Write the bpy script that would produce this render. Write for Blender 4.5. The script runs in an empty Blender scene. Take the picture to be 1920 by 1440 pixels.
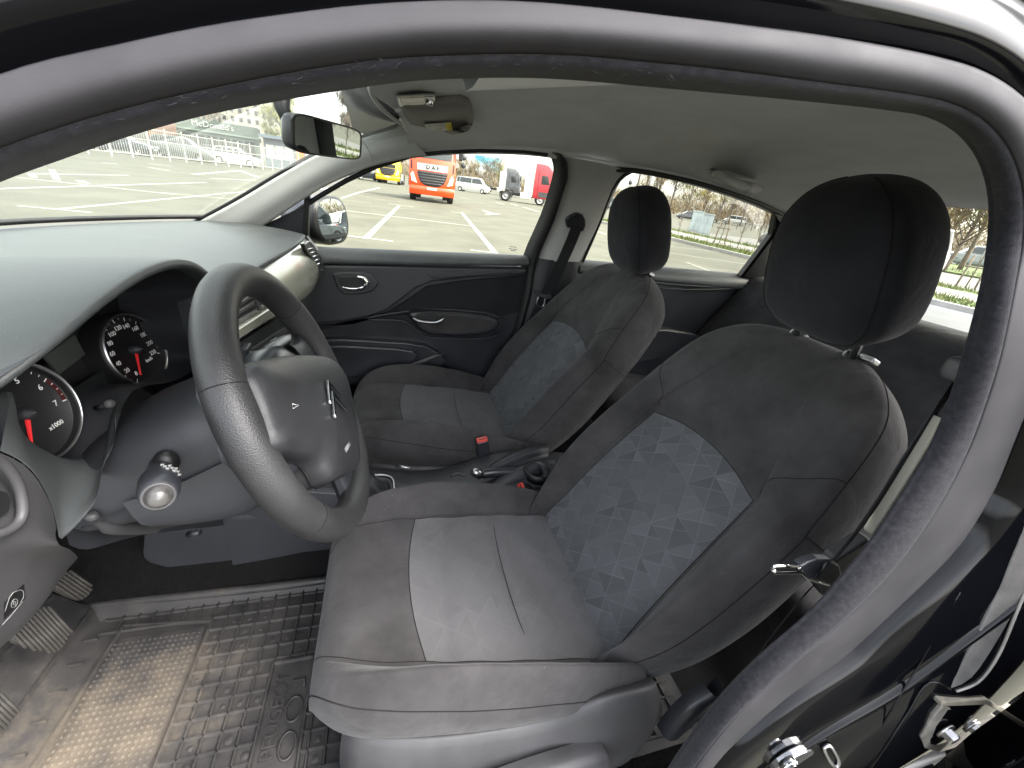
import bpy, bmesh, math, random
import numpy as np
from mathutils import Vector, Matrix
random.seed(7)
C = bpy.context.scene.collection
sc = bpy.context.scene
pi = math.pi
# ---------------------------------------------------------------- camera, sky, sun, exposure
# Metres; origin at the lens. X runs to the rear of the car, Y across it to the passenger side, Z up.
GZ = -1.25                      # the asphalt
FPX, PITCH, ROLL, YAW = 769.0, math.radians(25.3), math.radians(7.8), math.radians(18.5)
fw = Vector((math.sin(YAW)*math.cos(PITCH), math.cos(YAW)*math.cos(PITCH), -math.sin(PITCH)))
r0 = Vector((math.cos(YAW), -math.sin(YAW), 0)); u0 = r0.cross(fw)
RT = r0*math.cos(ROLL)+u0*math.sin(ROLL); UP = -r0*math.sin(ROLL)+u0*math.cos(ROLL)
cam = bpy.data.objects.new('camera', bpy.data.cameras.new('camera')); C.objects.link(cam)
cam.matrix_world = Matrix(((RT.x,UP.x,-fw.x,0),(RT.y,UP.y,-fw.y,0),(RT.z,UP.z,-fw.z,0),(0,0,0,1)))
cam.data.sensor_width = 36; cam.data.lens = FPX*36/1920
cam.data.clip_start = 0.02; cam.data.clip_end = 3000
sc.camera = cam
SUN_EL, SUN_AZ = math.radians(52), math.radians(125)     # azimuth clockwise from +Y
w = bpy.data.worlds.new("World"); sc.world = w; w.use_nodes = True
nt = w.node_tree; bg = nt.nodes['Background']
sky = nt.nodes.new('ShaderNodeTexSky'); sky.sky_type = 'NISHITA'; sky.sun_disc = False
sky.sun_elevation = SUN_EL; sky.sun_rotation = SUN_AZ; sky.air_density = 1.0; sky.dust_density = 4.0; sky.ozone_density = 1.0
hs = nt.nodes.new('ShaderNodeHueSaturation'); hs.inputs['Saturation'].default_value = 0.34; hs.inputs['Value'].default_value = 1.0
tc = nt.nodes.new('ShaderNodeTexCoord'); cn = nt.nodes.new('ShaderNodeTexNoise'); cn.inputs['Scale'].default_value = 2.2; cn.inputs['Detail'].default_value = 5
cr_ = nt.nodes.new('ShaderNodeValToRGB'); cr_.color_ramp.elements[0].position = .3; cr_.color_ramp.elements[0].color = (1.75,1.78,1.8,1)
cr_.color_ramp.elements[1].position = .75; cr_.color_ramp.elements[1].color = (2.5,2.46,2.4,1)
mx = nt.nodes.new('ShaderNodeMix'); mx.data_type = 'RGBA'; mx.blend_type = 'MULTIPLY'; mx.inputs[0].default_value = 1
nt.links.new(tc.outputs['Generated'], cn.inputs['Vector']); nt.links.new(cn.outputs[0], cr_.inputs[0])
nt.links.new(sky.outputs[0], hs.inputs['Color']); nt.links.new(hs.outputs[0], mx.inputs[6]); nt.links.new(cr_.outputs[0], mx.inputs[7])
nt.links.new(mx.outputs[2], bg.inputs['Color']); bg.inputs['Strength'].default_value = 0.15
sd = bpy.data.lights.new('sun','SUN'); sd.energy = 0.8; sd.angle = math.radians(14); sd.color = (1,.975,.94)
so = bpy.data.objects.new('sun', sd); C.objects.link(so)
sdir = Vector((math.sin(SUN_AZ)*math.cos(SUN_EL), math.cos(SUN_AZ)*math.cos(SUN_EL), math.sin(SUN_EL)))
so.rotation_euler = sdir.to_track_quat('Z','Y').to_euler()
vs = sc.view_settings; vs.view_transform = 'Standard'; vs.look = 'None'; vs.exposure = 1.95; vs.gamma = 1.0; vs.use_curve_mapping = False
sc.cycles.max_bounces = 10; sc.cycles.diffuse_bounces = 6; sc.cycles.transparent_max_bounces = 16
sc.cycles.caustics_reflective = False; sc.cycles.caustics_refractive = False
sc.cycles.use_denoising = True

# ---------------------------------------------------------------- geometry helpers
def ray(px, py): return RT*((px-960)/FPX)+UP*((720-py)/FPX)+fw
def at(px, py, ax, v):
    d = ray(px, py); return d*(v/d['XYZ'.index(ax)])
def X(px, py, v): return at(px, py, 'X', v)
def Y(px, py, v): return at(px, py, 'Y', v)
def Z(px, py, v): return at(px, py, 'Z', v)
def wall_y(z):                  # the passenger side wall leans in above the belt line
    return 1.575 if z < -.23 else 1.575-.11*(z+.23)/.35
def WL(px, py, off=0.0):
    z = -.2
    for _ in range(6):
        p = Y(px, py, wall_y(z)+off); z = p.z
    return p
def lerp(a, b, t): return a+(b-a)*t
def itp(x, xs, ys): return float(np.interp(x, xs, ys))
def cr(pts, n, closed=False):   # Catmull-Rom through the points, n samples evenly along it
    pts = [Vector(p) for p in pts]; m = len(pts); out = []
    segs = m if closed else m-1
    for i in range(segs):
        if closed: p0,p1,p2,p3 = pts[(i-1)%m],pts[i],pts[(i+1)%m],pts[(i+2)%m]
        else: p0,p1,p2,p3 = pts[max(i-1,0)],pts[i],pts[i+1],pts[min(i+2,m-1)]
        for k in range(12):
            t = k/12
            out.append(.5*((2*p1)+(p2-p0)*t+(2*p0-5*p1+4*p2-p3)*t*t+(3*p1-p0-3*p2+p3)*t**3))
    out.append(pts[0].copy() if closed else pts[-1].copy())
    L = [0]
    for a, b in zip(out, out[1:]): L.append(L[-1]+(b-a).length)
    res = []; j = 0
    cnt = n+1 if closed else n
    for k in range(cnt):
        s = L[-1]*k/(cnt-1)
        while j < len(L)-2 and L[j+1] < s: j += 1
        t = (s-L[j])/max(L[j+1]-L[j],1e-9); res.append(out[j].lerp(out[j+1], min(max(t,0),1)))
    return res[:n] if closed else res
def cri(pts, n):                # Catmull-Rom with uniform parameter (keeps the control rows where they are)
    pts = [Vector(p) for p in pts]; m = len(pts); out = []
    for i in range(m-1):
        p0,p1,p2,p3 = pts[max(i-1,0)],pts[i],pts[i+1],pts[min(i+2,m-1)]
        for k in range(n):
            t = k/n
            out.append(.5*((2*p1)+(p2-p0)*t+(2*p0-5*p1+4*p2-p3)*t*t+(3*p1-p0-3*p2+p3)*t**3))
    out.append(pts[-1].copy()); return out
ORG = {}
def setp(o, parent):
    if parent is not None:
        o.parent = parent; o.location = Vector(ORG[o.name])-Vector(ORG[parent.name])
def thing(name, label, cat, loc, group=None):
    o = bpy.data.objects.new(name, None); C.objects.link(o); o.empty_display_size = .1
    o.location = loc; ORG[o.name] = tuple(loc); o['label'] = label; o['category'] = cat
    if group: o['group'] = group
    return o
def tag(o, label, cat, group=None):
    o['label'] = label; o['category'] = cat
    if group: o['group'] = group
    return o
def obj(name, vs_, fs, mat, parent=None, smooth=True, kind=None, label=None, bevel=0, seg=2, sub=0, solid=0, uv=None, angle=None, mats=None, fmat=None):
    vs_ = [Vector(v) for v in vs_]
    c = sum(vs_, Vector())/max(len(vs_),1)
    me = bpy.data.meshes.new(name); me.from_pydata([v-c for v in vs_], [], fs)
    if mats:
        for m_ in mats: me.materials.append(m_)
        me.polygons.foreach_set('material_index', fmat)
    else: me.materials.append(mat)
    if smooth: me.polygons.foreach_set('use_smooth', [True]*len(me.polygons))
    if uv:
        l = me.uv_layers.new(name='UVMap')
        for lp in me.loops: l.data[lp.index].uv = uv[lp.vertex_index]
    me.validate(); me.update()
    o = bpy.data.objects.new(name, me); C.objects.link(o); o.location = c; ORG[o.name] = tuple(c); setp(o, parent)
    if solid:
        md = o.modifiers.new('solid','SOLIDIFY'); md.thickness = solid; md.offset = -1
    if bevel:
        md = o.modifiers.new('bevel','BEVEL'); md.width = bevel; md.segments = seg; md.limit_method = 'ANGLE'; md.angle_limit = math.radians(35)
        md.harden_normals = True
    if sub:
        md = o.modifiers.new('sub','SUBSURF'); md.levels = sub; md.render_levels = sub
    if kind: o['kind'] = kind
    if label: o['label'] = label
    return o
class MB:
    def __init__(s): s.v = []; s.f = []; s.m = []; s.uv = []; s.cur = 0
    def mat(s, i): s.cur = i; return s
    def add(s, vs_, fs):
        b = len(s.v); s.v += [Vector(v) for v in vs_]; s.f += [tuple(i+b for i in f) for f in fs]; s.m += [s.cur]*len(fs); return s
    def grid(s, rows, closed=False, uvs=None, flip=False):
        n = len(rows[0]); m = len(rows); fs = []
        for i in range(m-1):
            for j in range(n if closed else n-1):
                q = (i*n+j, i*n+(j+1)%n, (i+1)*n+(j+1)%n, (i+1)*n+j)
                fs.append(q[::-1] if flip else q)
        if uvs: s.uv += [u for r in uvs for u in r]
        return s.add([p for r in rows for p in r], fs)
    def tube(s, path, r, n=8, cap=True, prof=None, up=None, closed=False):
        path = [Vector(p) for p in path]; m = len(path); rows = []
        nrm = None
        for i, p in enumerate(path):
            if closed: t = path[(i+1)%m]-path[(i-1)%m]
            else: t = path[min(i+1,m-1)]-path[max(i-1,0)]
            t = t.normalized() if t.length > 1e-9 else Vector((0,0,1))
            if up is not None: a = Vector(up)
            elif nrm is None: a = Vector((0,0,1)) if abs(t.z) < .9 else Vector((1,0,0))
            else: a = nrm
            nrm = (a-t*a.dot(t)).normalized(); b = t.cross(nrm)
            rr = r[i] if isinstance(r,(list,tuple)) else r
            if prof: rows.append([p+nrm*(q[0]*rr)+b*(q[1]*rr) for q in prof])
            else: rows.append([p+(nrm*math.cos(2*pi*k/n)+b*math.sin(2*pi*k/n))*rr for k in range(n)])
        if closed: rows.append(rows[0])
        k = len(rows[0]); b0 = len(s.v); s.grid(rows, True)
        if cap and not closed:
            s.f.append(tuple(b0+i for i in range(k))[::-1]); s.m.append(s.cur)
            s.f.append(tuple(b0+(len(rows)-1)*k+i for i in range(k))); s.m.append(s.cur)
        return s
    def box(s, c, size, M=None):
        c = Vector(c); hx,hy,hz = [q/2 for q in size]
        vs_ = [Vector((x,y,z)) for z in (-hz,hz) for y in (-hy,hy) for x in (-hx,hx)]
        if M is not None: vs_ = [M@v for v in vs_]
        return s.add([c+v for v in vs_], [(0,2,3,1),(4,5,7,6),(0,1,5,4),(2,6,7,3),(0,4,6,2),(1,3,7,5)])
    def prism(s, pts, d):
        pts = [Vector(p) for p in pts]; d = Vector(d); n = len(pts)
        fs = [tuple(range(n))[::-1], tuple(range(n,2*n))]+[(i,(i+1)%n,n+(i+1)%n,n+i) for i in range(n)]
        return s.add(pts+[p+d for p in pts], fs)
    def poly(s, pts): return s.add(pts, [tuple(range(len(pts)))])
    def lathe(s, prof, o, ax, n=24, start=0, sweep=2*pi):
        o = Vector(o); ax = Vector(ax).normalized()
        a = Vector((0,0,1)) if abs(ax.z) < .9 else Vector((1,0,0))
        e1 = (a-ax*a.dot(ax)).normalized(); e2 = ax.cross(e1)
        return s.grid([[o+ax*h+(e1*math.cos(2*pi*k/n)+e2*math.sin(2*pi*k/n))*r for k in range(n)] for r, h in prof], True)
    def ell(s, c, r, M=None, e=1.0, nu=24, nv=14):
        c = Vector(c); rows = []
        sp = lambda v,p: math.copysign(abs(v)**p, v)
        for i in range(nv+1):
            th = -pi/2+pi*i/nv
            row = []
            for k in range(nu):
                ph = 2*pi*k/nu
                v = Vector((r[0]*sp(math.cos(th),e)*sp(math.cos(ph),e), r[1]*sp(math.cos(th),e)*sp(math.sin(ph),e), r[2]*sp(math.sin(th),e)))
                row.append(c+(M@v if M is not None else v))
            rows.append(row)
        return s.grid(rows, True)
    def build(s, name, mat, parent=None, **k):
        if isinstance(mat, (list,tuple)): return obj(name, s.v, s.f, None, parent, mats=mat, fmat=s.m, uv=s.uv or None, **k)
        return obj(name, s.v, s.f, mat, parent, uv=s.uv or None, **k)
def dense(rows, nu, nv):        # smooth a control net
    r1 = [cri(r, nv) for r in rows]
    cols = [cri([r[j] for r in r1], nu) for j in range(len(r1[0]))]
    return [[cols[j][i] for j in range(len(cols))] for i in range(len(cols[0]))]
def text(name, s, size, o, ux, uy, mat, parent=None, ext=.0005, align='CENTER', sx=1.0, bold=False, **k):
    cu = bpy.data.curves.new('t','FONT'); cu.body = s; cu.size = 1; cu.align_x = align; cu.align_y = 'CENTER'; cu.extrude = ext/size; cu.resolution_u = 3; cu.offset = .018 if bold else 0
    to = bpy.data.objects.new('t', cu); C.objects.link(to)
    me = bpy.data.meshes.new_from_object(to.evaluated_get(bpy.context.evaluated_depsgraph_get()))
    ux = Vector(ux).normalized(); uy = Vector(uy).normalized(); n = ux.cross(uy)
    vs_ = [Vector(o)+ux*(v.co.x*size*sx)+uy*(v.co.y*size)+n*(v.co.z*size) for v in me.vertices]
    fs = [tuple(p.vertices) for p in me.polygons]
    bpy.data.objects.remove(to); bpy.data.curves.remove(cu); bpy.data.meshes.remove(me)
    return obj(name, vs_, fs, mat, parent, smooth=False, **k)
from mathutils.bvhtree import BVHTree
def on_mesh(o):                 # lays a pixel's point on the surface of a finished mesh
    dg = bpy.context.evaluated_depsgraph_get(); e = o.evaluated_get(dg); me = e.to_mesh(); L0 = Vector(ORG[o.name])
    t = BVHTree.FromPolygons([v.co+L0 for v in me.vertices], [tuple(p.vertices) for p in me.polygons]); e.to_mesh_clear()
    def f(px, py, lift=.001):
        d = ray(px, py).normalized(); h = t.ray_cast(Vector((0,0,0)), d)
        return h[0]-d*lift if h[0] is not None else None
    return f
def copy_tree(o, loc=None, label=None, parent=None):
    c = o.copy(); C.objects.link(c)
    if parent is not None: c.parent = parent
    if loc is not None: c.location = loc
    if label: c['label'] = label
    for ch in o.children: copy_tree(ch, parent=c)
    return c

# ---------------------------------------------------------------- materials
def mat(name, col, rough=.5, metal=0, spec=.5, nscale=0, namp=0, bscale=0, bump=0, bdist=.001, kind='noise', sheen=0, coat=0, rvar=0, detail=4, col2=None, nlo=.35, nhi=.65, emit=0, soft=0, softs=22, lint=0):
    m = bpy.data.materials.new(name); m.use_nodes = True; t = m.node_tree; b = t.nodes['Principled BSDF']
    b.inputs['Base Color'].default_value = (*col,1); b.inputs['Roughness'].default_value = rough; b.inputs['Metallic'].default_value = metal
    b.inputs['Specular IOR Level'].default_value = spec; b.inputs['Sheen Weight'].default_value = sheen; b.inputs['Coat Weight'].default_value = coat
    b.inputs['Coat Roughness'].default_value = .05
    co = t.nodes.new('ShaderNodeTexCoord')
    if nscale:
        n = t.nodes.new('ShaderNodeTexNoise'); n.inputs['Scale'].default_value = nscale; n.inputs['Detail'].default_value = detail; n.inputs['Roughness'].default_value = .62
        t.links.new(co.outputs['Object'], n.inputs['Vector'])
        rp = t.nodes.new('ShaderNodeValToRGB'); e = rp.color_ramp.elements
        e[0].position = nlo; e[1].position = nhi
        c2 = col2 if col2 else tuple(min(1,c*(1+namp)) for c in col); c1 = col if col2 else tuple(c*(1-namp) for c in col)
        e[0].color = (*c1,1); e[1].color = (*c2,1)
        t.links.new(n.outputs[0], rp.inputs[0]); t.links.new(rp.outputs[0], b.inputs['Base Color'])
        if rvar:
            mr = t.nodes.new('ShaderNodeMapRange'); mr.inputs[1].default_value = nlo; mr.inputs[2].default_value = nhi; mr.inputs[3].default_value = rough-rvar; mr.inputs[4].default_value = rough+rvar
            t.links.new(n.outputs[0], mr.inputs[0]); t.links.new(mr.outputs[0], b.inputs['Roughness'])
    if bump:
        if kind == 'noise':
            q = t.nodes.new('ShaderNodeTexNoise'); q.inputs['Scale'].default_value = bscale; q.inputs['Detail'].default_value = 2; out = q.outputs[0]
            t.links.new(co.outputs['Object'], q.inputs['Vector'])
        elif kind == 'grain':
            q = t.nodes.new('ShaderNodeTexVoronoi'); q.inputs['Scale'].default_value = bscale; q.feature = 'SMOOTH_F1'; out = q.outputs['Distance']
            t.links.new(co.outputs['Object'], q.inputs['Vector'])
        elif kind == 'weave':
            ma = t.nodes.new('ShaderNodeMath'); ma.operation = 'MULTIPLY'
            for r_ in (pi/4, -pi/4):
                mp = t.nodes.new('ShaderNodeMapping'); mp.inputs['Rotation'].default_value = (r_*.8, r_*.5, r_)
                wv = t.nodes.new('ShaderNodeTexWave'); wv.inputs['Scale'].default_value = bscale; wv.inputs['Distortion'].default_value = .4
                t.links.new(co.outputs['Object'], mp.inputs[0]); t.links.new(mp.outputs[0], wv.inputs[0])
                t.links.new(wv.outputs['Fac'], ma.inputs[0 if r_ > 0 else 1])
            out = ma.outputs[0]
        bp = t.nodes.new('ShaderNodeBump'); bp.inputs['Strength'].default_value = bump; bp.inputs['Distance'].default_value = bdist
        t.links.new(out, bp.inputs['Height']); t.links.new(bp.outputs[0], b.inputs['Normal'])
        if soft:                # soft puckers and sags of stretched cloth
            s2 = t.nodes.new('ShaderNodeTexNoise'); s2.inputs['Scale'].default_value = softs; s2.inputs['Detail'].default_value = 3; s2.inputs['Distortion'].default_value = .6
            t.links.new(co.outputs['Object'], s2.inputs['Vector']); b2 = t.nodes.new('ShaderNodeBump'); b2.inputs['Strength'].default_value = 1; b2.inputs['Distance'].default_value = soft
            t.links.new(s2.outputs[0], b2.inputs['Height']); t.links.new(b2.outputs[0], bp.inputs['Normal'])
    if lint:                    # dust and lint flecks lying on the surface
        vo = t.nodes.new('ShaderNodeTexVoronoi'); vo.inputs['Scale'].default_value = 95; vo.inputs['Randomness'].default_value = 1
        t.links.new(co.outputs['Object'], vo.inputs['Vector'])
        nz = t.nodes.new('ShaderNodeTexNoise'); nz.inputs['Scale'].default_value = 7; t.links.new(co.outputs['Object'], nz.inputs['Vector'])
        th = t.nodes.new('ShaderNodeMapRange'); th.inputs[1].default_value = .45; th.inputs[2].default_value = .75; th.inputs[3].default_value = 0; th.inputs[4].default_value = .11; t.links.new(nz.outputs[0], th.inputs[0])
        lt = t.nodes.new('ShaderNodeMath'); lt.operation = 'LESS_THAN'; t.links.new(vo.outputs['Distance'], lt.inputs[0]); t.links.new(th.outputs[0], lt.inputs[1])
        mu = t.nodes.new('ShaderNodeMath'); mu.operation = 'MULTIPLY'; mu.inputs[1].default_value = lint; t.links.new(lt.outputs[0], mu.inputs[0])
        mz = t.nodes.new('ShaderNodeMix'); mz.data_type = 'RGBA'; mz.inputs[7].default_value = (.22,.21,.2,1); t.links.new(mu.outputs[0], mz.inputs[0])
        src = b.inputs['Base Color'].links[0].from_socket if b.inputs['Base Color'].links else None
        if src: t.links.new(src, mz.inputs[6])
        else: mz.inputs[6].default_value = (*col,1)
        t.links.new(mz.outputs[2], b.inputs['Base Color'])
    if emit:
        b.inputs['Emission Color'].default_value = (*col,1); b.inputs['Emission Strength'].default_value = emit
    m.diffuse_color = (*col,1)
    return m
def glass(name, tint, refl=1.0, rough=0.0, haze=0):
    m = bpy.data.materials.new(name); m.use_nodes = True; t = m.node_tree; t.nodes.remove(t.nodes['Principled BSDF'])
    tr = t.nodes.new('ShaderNodeBsdfTransparent'); tr.inputs[0].default_value = (*tint,1)
    gl = t.nodes.new('ShaderNodeBsdfGlossy'); gl.inputs['Roughness'].default_value = rough; gl.inputs[0].default_value = (1,1,1,1)
    fr = t.nodes.new('ShaderNodeFresnel'); fr.inputs[0].default_value = 1.5
    mm = t.nodes.new('ShaderNodeMath'); mm.operation = 'MULTIPLY'; mm.inputs[1].default_value = refl
    mi = t.nodes.new('ShaderNodeMixShader')
    t.links.new(fr.outputs[0], mm.inputs[0]); t.links.new(mm.outputs[0], mi.inputs[0]); t.links.new(tr.outputs[0], mi.inputs[1]); t.links.new(gl.outputs[0], mi.inputs[2])
    last = mi
    if haze:
        df = t.nodes.new('ShaderNodeBsdfDiffuse'); df.inputs[0].default_value = (.8,.8,.74,1)
        no = t.nodes.new('ShaderNodeTexNoise'); no.inputs['Scale'].default_value = 9; no.inputs['Distortion'].default_value = 2.5; no.inputs['Detail'].default_value = 6; co = t.nodes.new('ShaderNodeTexCoord'); t.links.new(co.outputs['Object'], no.inputs[0])
        mr = t.nodes.new('ShaderNodeMapRange'); mr.inputs[3].default_value = haze*.5; mr.inputs[4].default_value = haze*1.5
        t.links.new(no.outputs[0], mr.inputs[0])
        tl = t.nodes.new('ShaderNodeBsdfTranslucent'); tl.inputs[0].default_value = (.8,.8,.74,1)
        ad = t.nodes.new('ShaderNodeMixShader'); ad.inputs[0].default_value = .5
        t.links.new(df.outputs[0], ad.inputs[1]); t.links.new(tl.outputs[0], ad.inputs[2])
        m2 = t.nodes.new('ShaderNodeMixShader'); t.links.new(mr.outputs[0], m2.inputs[0]); t.links.new(mi.outputs[0], m2.inputs[1]); t.links.new(ad.outputs[0], m2.inputs[2]); last = m2
    t.links.new(last.outputs[0], t.nodes['Material Output'].inputs[0]); return m
def insert_fabric(name, base, cell, strength):
    # jacquard: skewed cells cut into triangles, each with its own tone, pale outlines, fine ribs
    m = mat(name, base, .95, spec=.15, sheen=.1); t = m.node_tree; b = t.nodes['Principled BSDF']
    N = t.nodes.new; L = t.links.new
    def mth(op, a, bb=None):
        n = N('ShaderNodeMath'); n.operation = op
        for i, q in enumerate((a, bb)):
            if q is None: continue
            if isinstance(q, (int,float)): n.inputs[i].default_value = q
            else: L(q, n.inputs[i])
        return n.outputs[0]
    uv = N('ShaderNodeUVMap'); sp = N('ShaderNodeSeparateXYZ'); L(uv.outputs[0], sp.inputs[0])
    u, v = sp.outputs[0], sp.outputs[1]
    a = mth('DIVIDE', mth('ADD', u, mth('MULTIPLY', v, .55)), cell)
    c = mth('DIVIDE', mth('SUBTRACT', v, mth('MULTIPLY', u, .15)), cell*.8)
    fa, fc = mth('FRACT', a), mth('FRACT', c)
    tri = mth('GREATER_THAN', fa, fc); tri2 = mth('GREATER_THAN', mth('ADD', fa, mth('MULTIPLY', fc, .5)), .9)
    cb = N('ShaderNodeCombineXYZ'); L(mth('FLOOR', a), cb.inputs[0]); L(mth('FLOOR', c), cb.inputs[1]); L(mth('ADD', mth('MULTIPLY', tri, 3.1), mth('MULTIPLY', tri2, 7.7)), cb.inputs[2])
    wn = N('ShaderNodeTexWhiteNoise'); L(cb.outputs[0], wn.inputs[0])
    ln = mth('MINIMUM', mth('ABSOLUTE', mth('SUBTRACT', fa, fc)), mth('MINIMUM', mth('MINIMUM', fa, fc), mth('ABSOLUTE', mth('SUBTRACT', mth('ADD', fa, mth('MULTIPLY', fc, .5)), .9))))
    line = mth('LESS_THAN', ln, .028)
    rib = mth('MULTIPLY', mth('ADD', mth('SINE', mth('MULTIPLY', v, 3400.0)), 1.0), .5)
    fade = N('ShaderNodeTexNoise'); fade.inputs['Scale'].default_value = 7; L(uv.outputs[0], fade.inputs[0])
    fr = N('ShaderNodeMapRange'); fr.inputs[1].default_value = .38; fr.inputs[2].default_value = .6; L(fade.outputs[0], fr.inputs[0])
    tone = mth('ADD', mth('MULTIPLY', mth('SUBTRACT', wn.outputs[0], .5), .55), mth('MULTIPLY', line, .35))
    tone = mth('ADD', 1.0, mth('MULTIPLY', mth('MULTIPLY', tone, strength), mth('ADD', .35, mth('MULTIPLY', fr.outputs[0], .65))))
    tone = mth('MULTIPLY', tone, mth('ADD', .9, mth('MULTIPLY', rib, .2)))
    vm = N('ShaderNodeVectorMath'); vm.operation = 'SCALE'; vm.inputs[0].default_value = base; L(tone, vm.inputs['Scale'])
    L(vm.outputs[0], b.inputs['Base Color'])
    nb = N('ShaderNodeTexNoise'); nb.inputs['Scale'].default_value = 900; L(uv.outputs[0], nb.inputs[0])
    ns = N('ShaderNodeTexNoise'); ns.inputs['Scale'].default_value = 13; ns.inputs['Distortion'].default_value = .8; L(uv.outputs[0], ns.inputs[0]); bs = N('ShaderNodeBump'); bs.inputs['Distance'].default_value = .006; L(ns.outputs[0], bs.inputs['Height'])
    bp = N('ShaderNodeBump'); bp.inputs['Strength'].default_value = .35; bp.inputs['Distance'].default_value = .0006; L(nb.outputs[0], bp.inputs['Height']); L(bs.outputs[0], bp.inputs['Normal']); L(bp.outputs[0], b.inputs['Normal'])
    return m
M = {}
M['fabric'] = mat('dark_seat_fabric', (.037,.035,.0358), .95, spec=.15, nscale=9, namp=.30, detail=8, soft=.006, softs=14, lint=.55, bscale=1300, bump=.6, bdist=.0006, sheen=.12)
M['fabric_side'] = mat('dark_side_fabric', (.028,.027,.029), .95, spec=.15, nscale=9, namp=.25, soft=.005, softs=14, lint=.4, bscale=1300, bump=.6, bdist=.0006, sheen=.10)
M['fabric_head'] = mat('headrest_fabric', (.017,.0172,.021), .95, spec=.12, nscale=9, namp=.22, soft=.003, softs=20, lint=.35, bscale=1300, bump=.6, bdist=.0006, sheen=.10)
M['insert_c'] = insert_fabric('cushion_insert_fabric', (.082,.080,.083), .075, .30)
M['insert_b'] = insert_fabric('backrest_insert_fabric', (.068,.070,.075), .068, .85)
M['stitch'] = mat('seam_thread', (.016,.015,.0145), .9, spec=.1)
M['dash'] = mat('dashboard_soft_plastic', (.050,.054,.056), .52, spec=.55, nscale=6, namp=.3, detail=9, lint=.25, bscale=700, bump=.35, bdist=.0006, kind='grain', rvar=.06)
M['plas'] = mat('dark_interior_plastic', (.024,.025,.029), .5, spec=.45, nscale=4, namp=.2, bscale=800, bump=.3, bdist=.0005, kind='grain', rvar=.05)
M['plas_s'] = mat('satin_dark_plastic', (.018,.019,.023), .36, spec=.5, nscale=5, namp=.25, rvar=.08)
M['plas_g'] = mat('worn_grey_plastic', (.042,.041,.043), .5, spec=.45, nscale=6, namp=.25, bscale=900, bump=.25, bdist=.0005, kind='grain', rvar=.06)
M['wheel'] = mat('worn_wheel_leather', (.020,.0198,.021), .5, spec=.5, nscale=5, namp=.3, bscale=750, bump=.5, bdist=.0007, kind='grain', rvar=.1)
M['wheel_pad'] = mat('airbag_cover_plastic', (.022,.0222,.025), .48, spec=.45, nscale=7, namp=.3, bscale=900, bump=.35, bdist=.0005, kind='grain', rvar=.08)
M['trim'] = mat('light_grey_pillar_trim', (.44,.44,.44), .75, spec=.3, nscale=5, namp=.06, bscale=900, bump=.15, bdist=.0004)
M['liner'] = mat('headliner_cloth', (.64,.65,.67), .95, spec=.1, nscale=7, namp=.07, detail=8, soft=.003, softs=6, bscale=1100, bump=.3, bdist=.0005, sheen=.1)
M['decor'] = mat('glossy_taupe_decor', (.27,.27,.22), .2, spec=.5, nscale=2.5, namp=.12, coat=.5)
M['chrome'] = mat('chrome', (.75,.75,.76), .14, metal=1)
M['satin'] = mat('satin_metal', (.42,.42,.43), .32, metal=1, nscale=30, namp=.15)
M['rubber'] = mat('weatherstrip_rubber', (.030,.0285,.031), .72, spec=.25, nscale=14, namp=.18, bscale=900, bump=.12, bdist=.0006, rvar=.08)
M['fuzz'] = mat('fuzzy_weatherstrip_cloth', (.017,.0168,.020), .95, spec=.06, nscale=160, namp=.28, bscale=1400, bump=.6, bdist=.0008, sheen=.12)
M['blackrub'] = mat('black_seal_rubber', (.009,.009,.01), .45, spec=.4)
M['paint'] = mat('black_car_paint', (.0025,.0026,.0035), .07, spec=.22, coat=0, nscale=60, namp=.0, bscale=3, bump=.015, bdist=.02)
M['dark'] = mat('black_carpet', (.007,.0069,.007), 1, spec=.05, nscale=120, namp=.25, bscale=300, bump=.8, bdist=.003)
M['belt'] = mat('belt_webbing', (.014,.014,.017), .8, spec=.25, bscale=600, bump=.6, bdist=.0006, kind='weave', nscale=20, namp=.2)
M['red'] = mat('red_buckle_button', (.5,.045,.035), .4, nscale=20, namp=.15)
M['glass'] = glass('window_glass', (.95,.955,.84), .25)
M['wsglass'] = glass('windscreen_glass', (.93,.96,.84), .8, haze=.06)
M['mirror'] = mat('mirror_silver', (.72,.76,.74), .01, metal=1)
M['gface'] = mat('gauge_face', (.006,.006,.007), .5)
M['gclear'] = glass('gauge_lens', (.9,.92,.93), .5)
M['lcd'] = mat('lcd_screen', (.05,.056,.05), .25, nscale=6, namp=.15)
M['white'] = mat('white_print', (.75,.75,.73), .6)
M['redn'] = mat('red_needle', (.75,.03,.035), .4)
M['sticker'] = mat('visor_sticker', (.6,.59,.55), .6, nscale=120, namp=.12)
M['yellow'] = mat('yellow_print', (.6,.5,.06), .6)
M['lens'] = mat('lamp_lens', (.6,.57,.5), .25, nscale=30, namp=.1)
M['cloth'] = mat('dark_door_cloth', (.016,.016,.018), .9, spec=.2, nscale=8, namp=.15, bscale=500, bump=.3, bdist=.0006, kind='weave')
M['print_grey'] = mat('grey_print', (.3,.3,.3), .6)
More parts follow.
